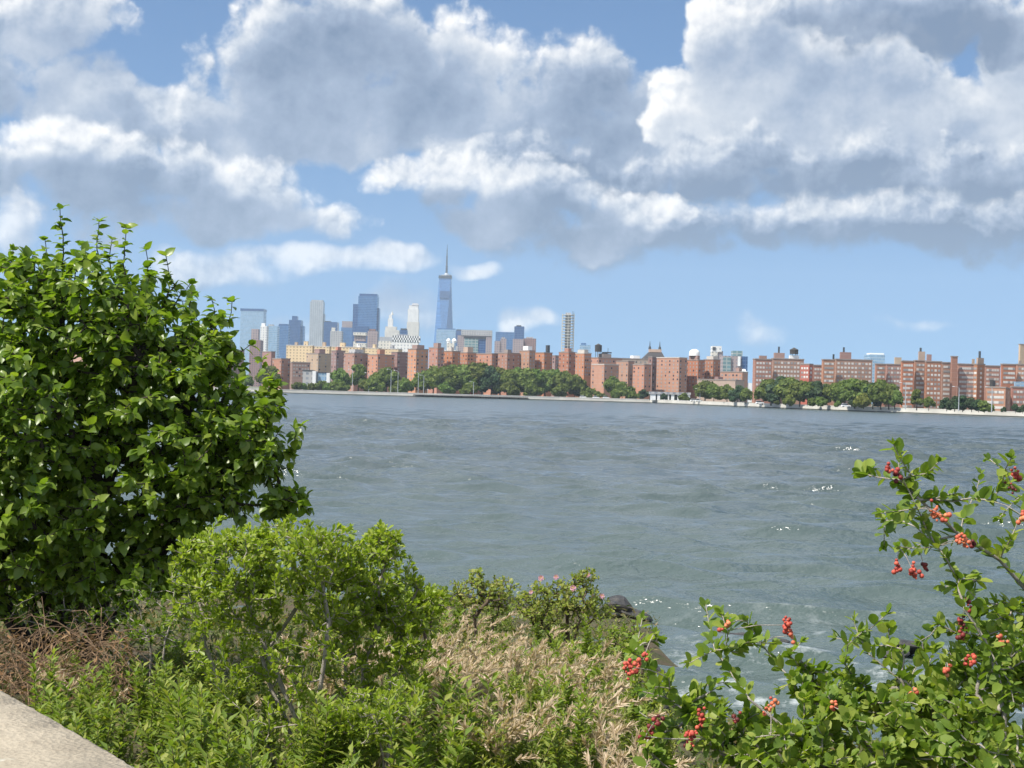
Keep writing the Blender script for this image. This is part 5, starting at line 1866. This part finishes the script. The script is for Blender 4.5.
bV, bF, pP, pA, pN, pS = [], [], [], [], [], []
q = np.random.default_rng(71)
spots = []
for (n, u0, u1, d0, d1, sc) in [(22, 425, 610, 8.6, 14, .58), (14, 440, 610, 14, 22, .70), (9, 460, 640, 6.4, 8.6, .42), (14, 380, 470, 7.6, 10.5, .50), (3, 30, 200, 8.5, 11, .3), (8, 230, 420, 9, 12, .5), (5, 250, 420, 6.2, 8, .3)]:
    for i in range(n):
        D = q.uniform(d0, d1)
        u = q.uniform(u0, u1)
        x = ray(u, 660).x * D
        if near_edge(x, D) < .3:
            continue
        spots.append((x, D, sc * q.uniform(.75, 1.2)))
for (x, y, sc) in spots:
    o = np.array([x, y, ground_z(x, y)])
    bl, pls = tussock(q, sc, 24, 10, .5)
    for (b0, dv, h, w) in bl:
        k0 = sum(len(a) for a in bV) if False else None
        ts = (0, .35, .7, 1.0)
        side = np.array([-dv[1], dv[0], 0]); side = side / (np.linalg.norm(side) + 1e-6)
        side = side * math.cos(q.uniform(-.9, .9)) + np.array([0, .5, 0]) * 0
        pts_ = [o + curve_pt(b0, dv, h, t) for t in ts]
        ws = (w, w * .9, w * .6, w * .12)
        bV.append(np.array([pp + side * s * ww for pp, ww in zip(pts_, ws) for s in (-1, 1)]))
    for (b0, dv, h) in pls:
        n = 40
        L = q.uniform(.10, .17)
        for k in range(n):
            t = .86 + .14 * k / n
            tip = o + curve_pt(b0, dv, h, 1.0)
            pre = o + curve_pt(b0, dv, h, .86)
            ax = tip - pre; ax /= np.linalg.norm(ax) + 1e-9
            droop_ = np.array([.35, 0, -.5]) * (k / n) * .5
            c = pre + (ax + droop_) * L * (k / n)
            lat = q.normal(0, 1, 3)
            pP.append(c); pA.append(ax + droop_ + lat * .5); pN.append(q.normal(0, 1, 3)); pS.append(q.uniform(.030, .055) * (1.15 - .5 * abs(k / n - .4)))
bV = np.concatenate(bV)
nb = len(bV) // 8
f = np.array([(0, 1, 3, 2), (2, 3, 5, 4), (4, 5, 7, 6)])
bF = (f[None] + (np.arange(nb) * 8)[:, None, None]).reshape(-1, 4)
M['blade'] = leaf_mat('grass_blade', (.12, .18, .040), (.20, .22, .07), (.36, .29, .16), .3, .6, .25)
M['plume'] = leaf_mat('grass_plume', (.45, .34, .23), (.56, .44, .31), (.67, .55, .42), .35, .8, .1, backtint=1.0)
grass = fast_mesh('grass', bV, bF, M['blade'])
tag(grass, 'tan grass with feathery plumes on the slope to the rocks', 'grass', kind='stuff')
V, Fc = leaves([(-.13, 0, 0), (.13, 0, 0), (.03, 1, 0), (-.03, 1, 0)], [(0, 1, 2, 3)], np.array(pP), np.array(pA), np.array(pN), np.array(pS))
pl_o = fast_mesh('plumes', V, Fc, M['plume'], grass)
pl_o['kind'] = 'stuff'

# low ground cover and litter that hides the soil
q = np.random.default_rng(81)
n = 60000
D = 4.8 + 37 * q.uniform(0, 1, n) ** 1.35
u = q.uniform(-60, 1060, n)
X = np.array([ray(uu, 700).x for uu in np.linspace(-60, 1060, 200)])
x = np.interp(u, np.linspace(-60, 1060, 200), X) * D
keep = np.array([near_edge(a, b) > .25 for a, b in zip(x, D)])
x, D = x[keep], D[keep]
n = len(x)
zg = np.array([ground_z(a, b) for a, b in zip(x, D)])
P = np.stack([x, D, zg + q.uniform(0, .09, n) * (1 + D * .06)], -1)
A = np.stack([q.normal(0, 1, n), q.normal(0, 1, n), q.uniform(.1, 1.6, n)], -1)
V, Fc = leaves(LANCE, LANCE_F, P, A, q.normal(0, .5, (n, 3)) + np.array([0, 0, 1]), q.uniform(.03, .085, n) * (1 + D * .035), 1.2)
M['cover'] = leaf_mat('ground_cover_leaf', (.060, .090, .022), (.110, .125, .034), (.22, .16, .08), .3, .6, .25)
cov = fast_mesh('ground_cover', V, Fc, M['cover'])
tag(cov, 'low mixed green and brown ground cover over the bank', 'ground cover', kind='stuff')

# ------------------------------------------------------------------ rose bushes and small bushes near the rocks
def small_bush(name, label, u, vtop, D, lobes_, n, seed, leaf, mat, flowers=(), per_m=26):
    pl = Plant(seed)
    x = ray(u, 640).x * D
    r = np.array([x, D, ground_z(x, D) - .05])
    for k in range(5):
        a = pl.q.uniform(0, 6.28)
        top = np.array([x + math.cos(a) * .3, D + math.sin(a) * .3, r[2] + (top_z(u, vtop, D) - r[2]) * pl.q.uniform(.45, .75)])
        pl.stem([r, (r + top) / 2 + pl.q.normal(0, .05, 3), top])
    tg = in_lobes(pl.q, lobes_, n, .35)
    pl.grow(tg, sag=.03, step=.25, up=.5)
    e = empty(name, tuple(r), 0, label, 'bush')
    attach(pl.branches('stems', M['twig'], None, .004, .03, .45), e)
    attach(pl.foliage('foliage', OBOV, OBOV_F, mat, None, leaf, per_m=per_m, reach=2, width=1.3, droop=0, spread=.9, tip_bunch=4, face_up=.6), e)
    for (fu, fv, dd, sz) in flowers:
        c = np.array(wpt(fu, fv, D + dd))
        P = np.repeat(c[None], 6, 0)
        ang = np.arange(6) * math.pi / 3 + pl.q.uniform(0, 1)
        A = np.stack([np.cos(ang), -.35 + 0 * ang, np.sin(ang)], -1)
        V, Fc = leaves(ROUND, ROUND_F, P, A, np.tile(np.array([0, -1.0, .3]), (6, 1)), np.full(6, sz), 1.25)
        fo_ = fast_mesh('flower', V, Fc, M['petal'])
        attach(fo_, e)
        mbx = MB(); mbx.lathe([(.001, -.012), (sz * .2, -.006), (sz * .22, .004), (.002, .012)], 0, 0, 7)
        ce = mbx.build('flower_centre', M['stamen'])
        ce.location = tuple(c + np.array([0, -.03, .01]))
        ce.rotation_euler = (R(70), 0, 0)
        attach(ce, fo_)
    return e


M['petal'] = leaf_mat('pink_petal', (.60, .28, .36), (.70, .38, .46), (.76, .50, .56), .35, .6, .2, backtint=1.0)
M['stamen'] = simple_mat('yellow_stamens', c4(.55, .38, .06), .8)
small_bush('rose_bush', 'rose bush with pink flowers on the edge of the bank beside the rocks', 562, 575, 26.0,
           [lobe(545, 600, 26, 30, 22, .6, 3), lobe(578, 595, 26, 24, 22, .6, 2.4), lobe(598, 608, 26, 18, 12, .4, 1.2), lobe(560, 618, 26, 36, 18, .6, 2), lobe(588, 580, 26, 12, 12, .3, .8), lobe(530, 606, 25.8, 16, 14, .4, 1)], 420, 91, .085, LEAF_ROSE,
           [(541, 578, -.6, .055), (556, 577, -.55, .05), (573, 588, -.6, .06), (602, 596, -.4, .05), (588, 575, -.2, .045), (531, 592, -.5, .04)], 20)
small_bush('seaside_bush', 'yellowish loose bush left of the rose bush, against the water', 482, 572, 24.0,
           [lobe(470, 592, 24, 24, 16, .5, 2), lobe(500, 590, 24, 20, 14, .5, 2), lobe(478, 578, 24, 10, 10, .3, .6), lobe(488, 606, 24, 34, 14, .5, 1.5)], 230, 92, .08, LEAF_ROSE, (), 16)
small_bush('seaside_bush', 'small dark bush just right of the rose bush foot, above the water', 628, 618, 20.0,
           [lobe(625, 640, 20, 16, 20, .4, 1), lobe(612, 655, 20, 22, 16, .4, 1)], 140, 93, .075, LEAF_WEED, (), 18)
small_bush('seaside_bush', 'low green bush on the water edge behind the rounder shrub', 440, 585, 22.0,
           [lobe(436, 600, 22, 22, 14, .4, 1), lobe(415, 604, 22, 22, 14, .4, 1)], 140, 94, .075, LEAF_WEED, (), 18)

# ------------------------------------------------------------------ rocks at the water's edge
rk_m, _n, _l = newmat('wet_riprap')
g = G(rk_m.node_tree)
out = g.node('ShaderNodeOutputMaterial')
p = g.node('ShaderNodeBsdfPrincipled')
tcr = g.node('ShaderNodeTexCoord').outputs['Object']
nr_ = g.noise(tcr, 4, 8, .65)
g.put(p.inputs['Base Color'], g.ramp(nr_.outputs['Fac'], [(.3, c4(.016, .016, .015)), (.5, c4(.034, .032, .029)), (.7, c4(.075, .068, .055))]))
p.inputs['Roughness'].default_value = .55
bu = g.node('ShaderNodeBump')
bu.inputs['Strength'].default_value = .8
bu.inputs['Distance'].default_value = .05
g.put(bu.inputs['Height'], g.noise(tcr, 9, 8, .7).outputs['Fac'])
g.l.new(bu.outputs[0], p.inputs['Normal'])
g.l.new(p.outputs[0], out.inputs['Surface'])
import bmesh


def rock(x, y, z, s, seed, label, group=None):
    q = np.random.default_rng(seed)
    bm = bmesh.new()
    bmesh.ops.create_icosphere(bm, subdivisions=3, radius=1.0)
    co = np.array([v.co[:] for v in bm.verts])
    # cut by random planes: angular quarry stone
    for k in range(13):
        nrm = unit(q.normal(size=3)); d = q.uniform(.52, .85)
        over = np.maximum(0, co @ nrm - d)
        co = co - over[:, None] * nrm
    co += .035 * np.sin(co[:, [1, 2, 0]] * 5 + q.uniform(0, 6, 3))
    for v, c in zip(bm.verts, co * np.array(s)):
        v.co = c
    me = bpy.data.meshes.new('rock')
    bm.to_mesh(me); bm.free()
    me.materials.append(rk_m)
    o = bpy.data.objects.new('rock', me)
    COL.objects.link(o)
    o.location = (x, y, z)
    o.rotation_euler = (q.uniform(-.3, .3), q.uniform(-.3, .3), q.uniform(0, 6.28))
    tag(o, label, 'rock', group)
    return o


for i, (u, v, s, lab) in enumerate([
    (612, 612, (.62, .6, .42), 'biggest dark wet rock, at the water edge right of the rose bush'), (630, 613, (.45, .5, .26), 'dark flat rock at the right end of the group by the rose bush'),
    (600, 619, (.45, .5, .3), 'dark rock low in front of the biggest rock'), (622, 606, (.4, .4, .28), 'small dark rock behind the biggest rock'),
    (514, 606, (.5, .5, .42), 'dark rock showing in the gap between the two flowering bushes'), (452, 600, (.5, .5, .3), 'dark rock left of the yellowish bush'),
    (726, 640, (.5, .5, .26), 'dark rock awash behind the berry sprays, left one'), (748, 648, (.4, .4, .22), 'dark rock awash behind the berry sprays, middle one'), (770, 645, (.34, .4, .18), 'small dark rock awash behind the berry sprays, right one'),
    (905, 645, (.42, .4, .2), 'dark rock awash between the berry shrub tips at the right'), (893, 652, (.3, .3, .16), 'smaller dark rock beside the one awash at the right'),
    (645, 668, (.4, .5, .3), 'dark rock at the foot of the grass slope, upper one'), (655, 705, (.38, .4, .26), 'dark rock at the foot of the grass slope, lower one'), (690, 752, (.36, .36, .3), 'grey rock at the water below the red berry clusters')]):
    wp3 = water_point(u, v, .1)
    rock(wp3.x, wp3.y, .12 if v < 630 else .06, (s[0] * 1.4, s[1] * 1.3, s[2] * (.68 if v < 630 else 1.1)), 100 + i, lab)

# ------------------------------------------------------------------ berry shrub on the right
DB = 4.8
pl = Plant(121)
rb = np.array([1.95, 4.9, ground_z(1.95, 4.9) - .05])
q = pl.q
main = [
    [(1040, 800, .1), (1050, 680, .1), (1035, 600, .1), (1000, 560, .05), (960, 535, 0), (920, 500, -.05), (900, 480, -.05)],
    [(1060, 780, .3), (1070, 640, .3), (1050, 540, .3), (1030, 490, .3)],
    [(980, 830, -.1), (960, 760, -.1), (930, 710, -.1), (900, 680, -.1), (870, 655, -.1)],
    [(900, 860, -.2), (850, 790, -.2), (800, 740, -.2), (750, 700, -.2), (715, 650, -.1)],
    [(860, 880, 0), (780, 800, 0), (720, 750, 0), (670, 700, 0), (645, 660, .1)],
    [(1000, 800, -.3), (1005, 700, -.3), (985, 640, -.3), (965, 610, -.3)],
    [(920, 840, .2), (880, 760, .2), (830, 700, .2), (800, 660, .2)],
]
for st in main:
    pl.stem([rb + q.normal(0, .04, 3) * np.array([1, 1, 0])] + [np.array(wpt(u, v, DB + dd)) for u, v, dd in st])
tips = [(862, 478), (872, 470), (893, 442), (900, 455), (938, 460), (930, 475), (990, 460), (985, 470), (1012, 458), (1020, 480), (880, 520), (888, 515), (885, 548), (895, 545), (910, 555), (945, 500), (955, 492), (962, 520), (925, 530), (940, 560), (955, 575), (975, 580), (960, 590),
        (990, 500), (1000, 520), (1015, 540), (1020, 500), (905, 490), (915, 480), (945, 585), (985, 600),
        (640, 622), (648, 632), (655, 640), (708, 606), (718, 615), (728, 625), (745, 622), (752, 640), (770, 640), (800, 640), (855, 622), (862, 632), (880, 618), (888, 630), (903, 640), (895, 660), (875, 645), (630, 652), (628, 670), (640, 690), (636, 715), (650, 735), (655, 690), (668, 675), (690, 662), (700, 690), (735, 660), (720, 680), (690, 700), (770, 665), (790, 655), (810, 668), (845, 660), (838, 642), (850, 680)]
tg = [wpt(u + q.normal(0, 3), v + q.normal(0, 3), DB + q.uniform(-.3, .3)) for u, v in tips]
lb = [lobe(980, 680, DB, 62, 70, .35, 5), lobe(930, 720, DB - .2, 60, 40, .3, 4), lobe(860, 735, DB - .2, 70, 38, .3, 4), lobe(780, 750, DB - .2, 60, 38, .3, 3), lobe(1010, 640, DB, 40, 40, .3, 2), lobe(730, 720, DB - .1, 50, 34, .3, 1.6), lobe(830, 690, DB, 50, 24, .3, 1.6), lobe(980, 760, DB - .4, 70, 40, .3, 3), lobe(660, 755, DB, 24, 24, .2, .5)]
tg = np.concatenate([np.array(tg), in_lobes(q, lb, 560, .3)])
tg = tg[[t[2] > ground_z(t[0], t[1]) + .05 for t in tg]]
pl.grow(tg, sag=-.02, step=.1, up=.5, minlen=.05)
berry = empty('berry_shrub', tuple(rb), 0, 'large light green shrub with hanging red berry clusters at the right', 'shrub')
attach(pl.branches('stems', M['grey_bark'], None, .0017, .014, .42), berry)
attach(pl.foliage('foliage', ROUND, ROUND_F, LEAF_BERRY, None, .042, per_m=70, reach=3, width=.92, droop=-.25, spread=.8, tip_bunch=4, face_up=.7, axis_along=.55), berry)
print('berry leaves', pl.n_leaves)
def berry_mat(name, stops):
    m, n, l = newmat(name)
    g = G(m.node_tree)
    o = g.node('ShaderNodeOutputMaterial')
    p = g.node('ShaderNodeBsdfPrincipled')
    g.put(p.inputs['Base Color'], g.ramp(g.node('ShaderNodeNewGeometry').outputs['Random Per Island'], stops))
    p.inputs['Roughness'].default_value = .55
    p.inputs['Specular IOR Level'].default_value = .3
    g.l.new(p.outputs[0], o.inputs['Surface'])
    return m


M['berry_red'] = berry_mat('red_berry', [(0, c4(.20, .03, .02)), (.4, c4(.40, .06, .04)), (1, c4(.52, .11, .06))])
M['berry_orange'] = berry_mat('orange_berry', [(0, c4(.36, .06, .04)), (.5, c4(.52, .13, .06)), (1, c4(.60, .24, .10))])
M['berry_dark'] = berry_mat('dark_red_berry', [(0, c4(.07, .015, .015)), (.6, c4(.17, .025, .022)), (1, c4(.32, .05, .04))])
SKN = np.array(pl.nodes)
bm = bmesh.new()
bmesh.ops.create_icosphere(bm, subdivisions=2, radius=1.0)
SPH = np.array([v.co[:] for v in bm.verts]); SPF = np.array([[v.index for v in f_.verts] for f_ in bm.faces]); bm.free()
for (u, v, k, sz, nn) in [(935, 511, 'o', .7, 14), (946, 516, 'o', .6, 8), (962, 540, 'o', .9, 18), (973, 542, 'd', .5, 6), (897, 568, 'r', .6, 9), (914, 573, 'r', .8, 16), (924, 566, 'd', .5, 6), (1016, 476, 'r', .8, 14), (1012, 488, 'd', .5, 7), (1023, 516, 'o', .6, 9), (888, 470, 'r', .5, 7), (898, 474, 'd', .5, 6),
                         (787, 625, 'r', .9, 20), (790, 636, 'o', .6, 8), (630, 667, 'r', .9, 18), (643, 660, 'r', .7, 12), (648, 733, 'd', .9, 18), (658, 720, 'd', .5, 8), (690, 738, 'r', .9, 18), (701, 720, 'r', .9, 20), (688, 742, 'd', .5, 8), (771, 706, 'o', .8, 14), (834, 707, 'o', .6, 9), (962, 620, 'd', .6, 10), (963, 632, 'd', .7, 12),
                         (948, 668, 'o', .5, 8), (969, 663, 'r', .6, 9), (1001, 641, 'o', .7, 10), (968, 606, 'd', .5, 7), (737, 720, 'd', .5, 7), (725, 625, 'o', .5, 6), (914, 692, 'o', .5, 6)]:
    c = np.array(wpt(u, v, DB - .28 + q.uniform(-.06, .06)))
    cc = c + q.normal(0, 1, (nn, 3)) * np.array([.0075, .0075, .0115]) * (.55 + sz * .6)
    cc[:, 0] += (cc[:, 2] - c[2]) * q.uniform(-.6, .6)
    r_ = q.uniform(.0036, .0082, nn)
    V = (cc[:, None] + SPH[None] * r_[:, None, None]).reshape(-1, 3)
    Fc = (SPF[None] + (np.arange(nn) * len(SPH))[:, None, None]).reshape(-1, 3)
    bc = attach(fast_mesh('berry_cluster', V, Fc, {'r': M['berry_red'], 'o': M['berry_orange'], 'd': M['berry_dark']}[k], None, True), berry)
    sk = SKN[np.argmin(np.linalg.norm(SKN - c, axis=1) + .4 * np.maximum(0, c[2] - SKN[:, 2]))]
    mb = MB(); mb.tube([sk, (sk + c) / 2 + np.array([0, 0, .008]), c], [.0016, .0014, .001], 5)
    attach(mb.build('stalk', M['grey_bark']), bc)
# ------------------------------------------------------------------ haze
HAZE_X, HAZE_Y0, HAZE_Y1 = 4000.0, -120.0, 7600.0
hz = MB()
hz.box(-HAZE_X, HAZE_Y0, -4.0, HAZE_X, HAZE_Y1, 640.0)
hm, hn, hl = newmat('haze_air')
ho = hn.new('ShaderNodeOutputMaterial')
hv = hn.new('ShaderNodeVolumePrincipled')
hv.inputs['Color'].default_value = (0.76, 0.88, 1.0, 1)
hv.inputs['Density'].default_value = 0.000056
hv.inputs['Anisotropy'].default_value = 0.2
hl.new(hv.outputs[0], ho.inputs['Volume'])
haze = hz.build('haze', hm)
tag(haze, 'thin bluish summer haze over the river and the city', 'haze', kind='stuff')
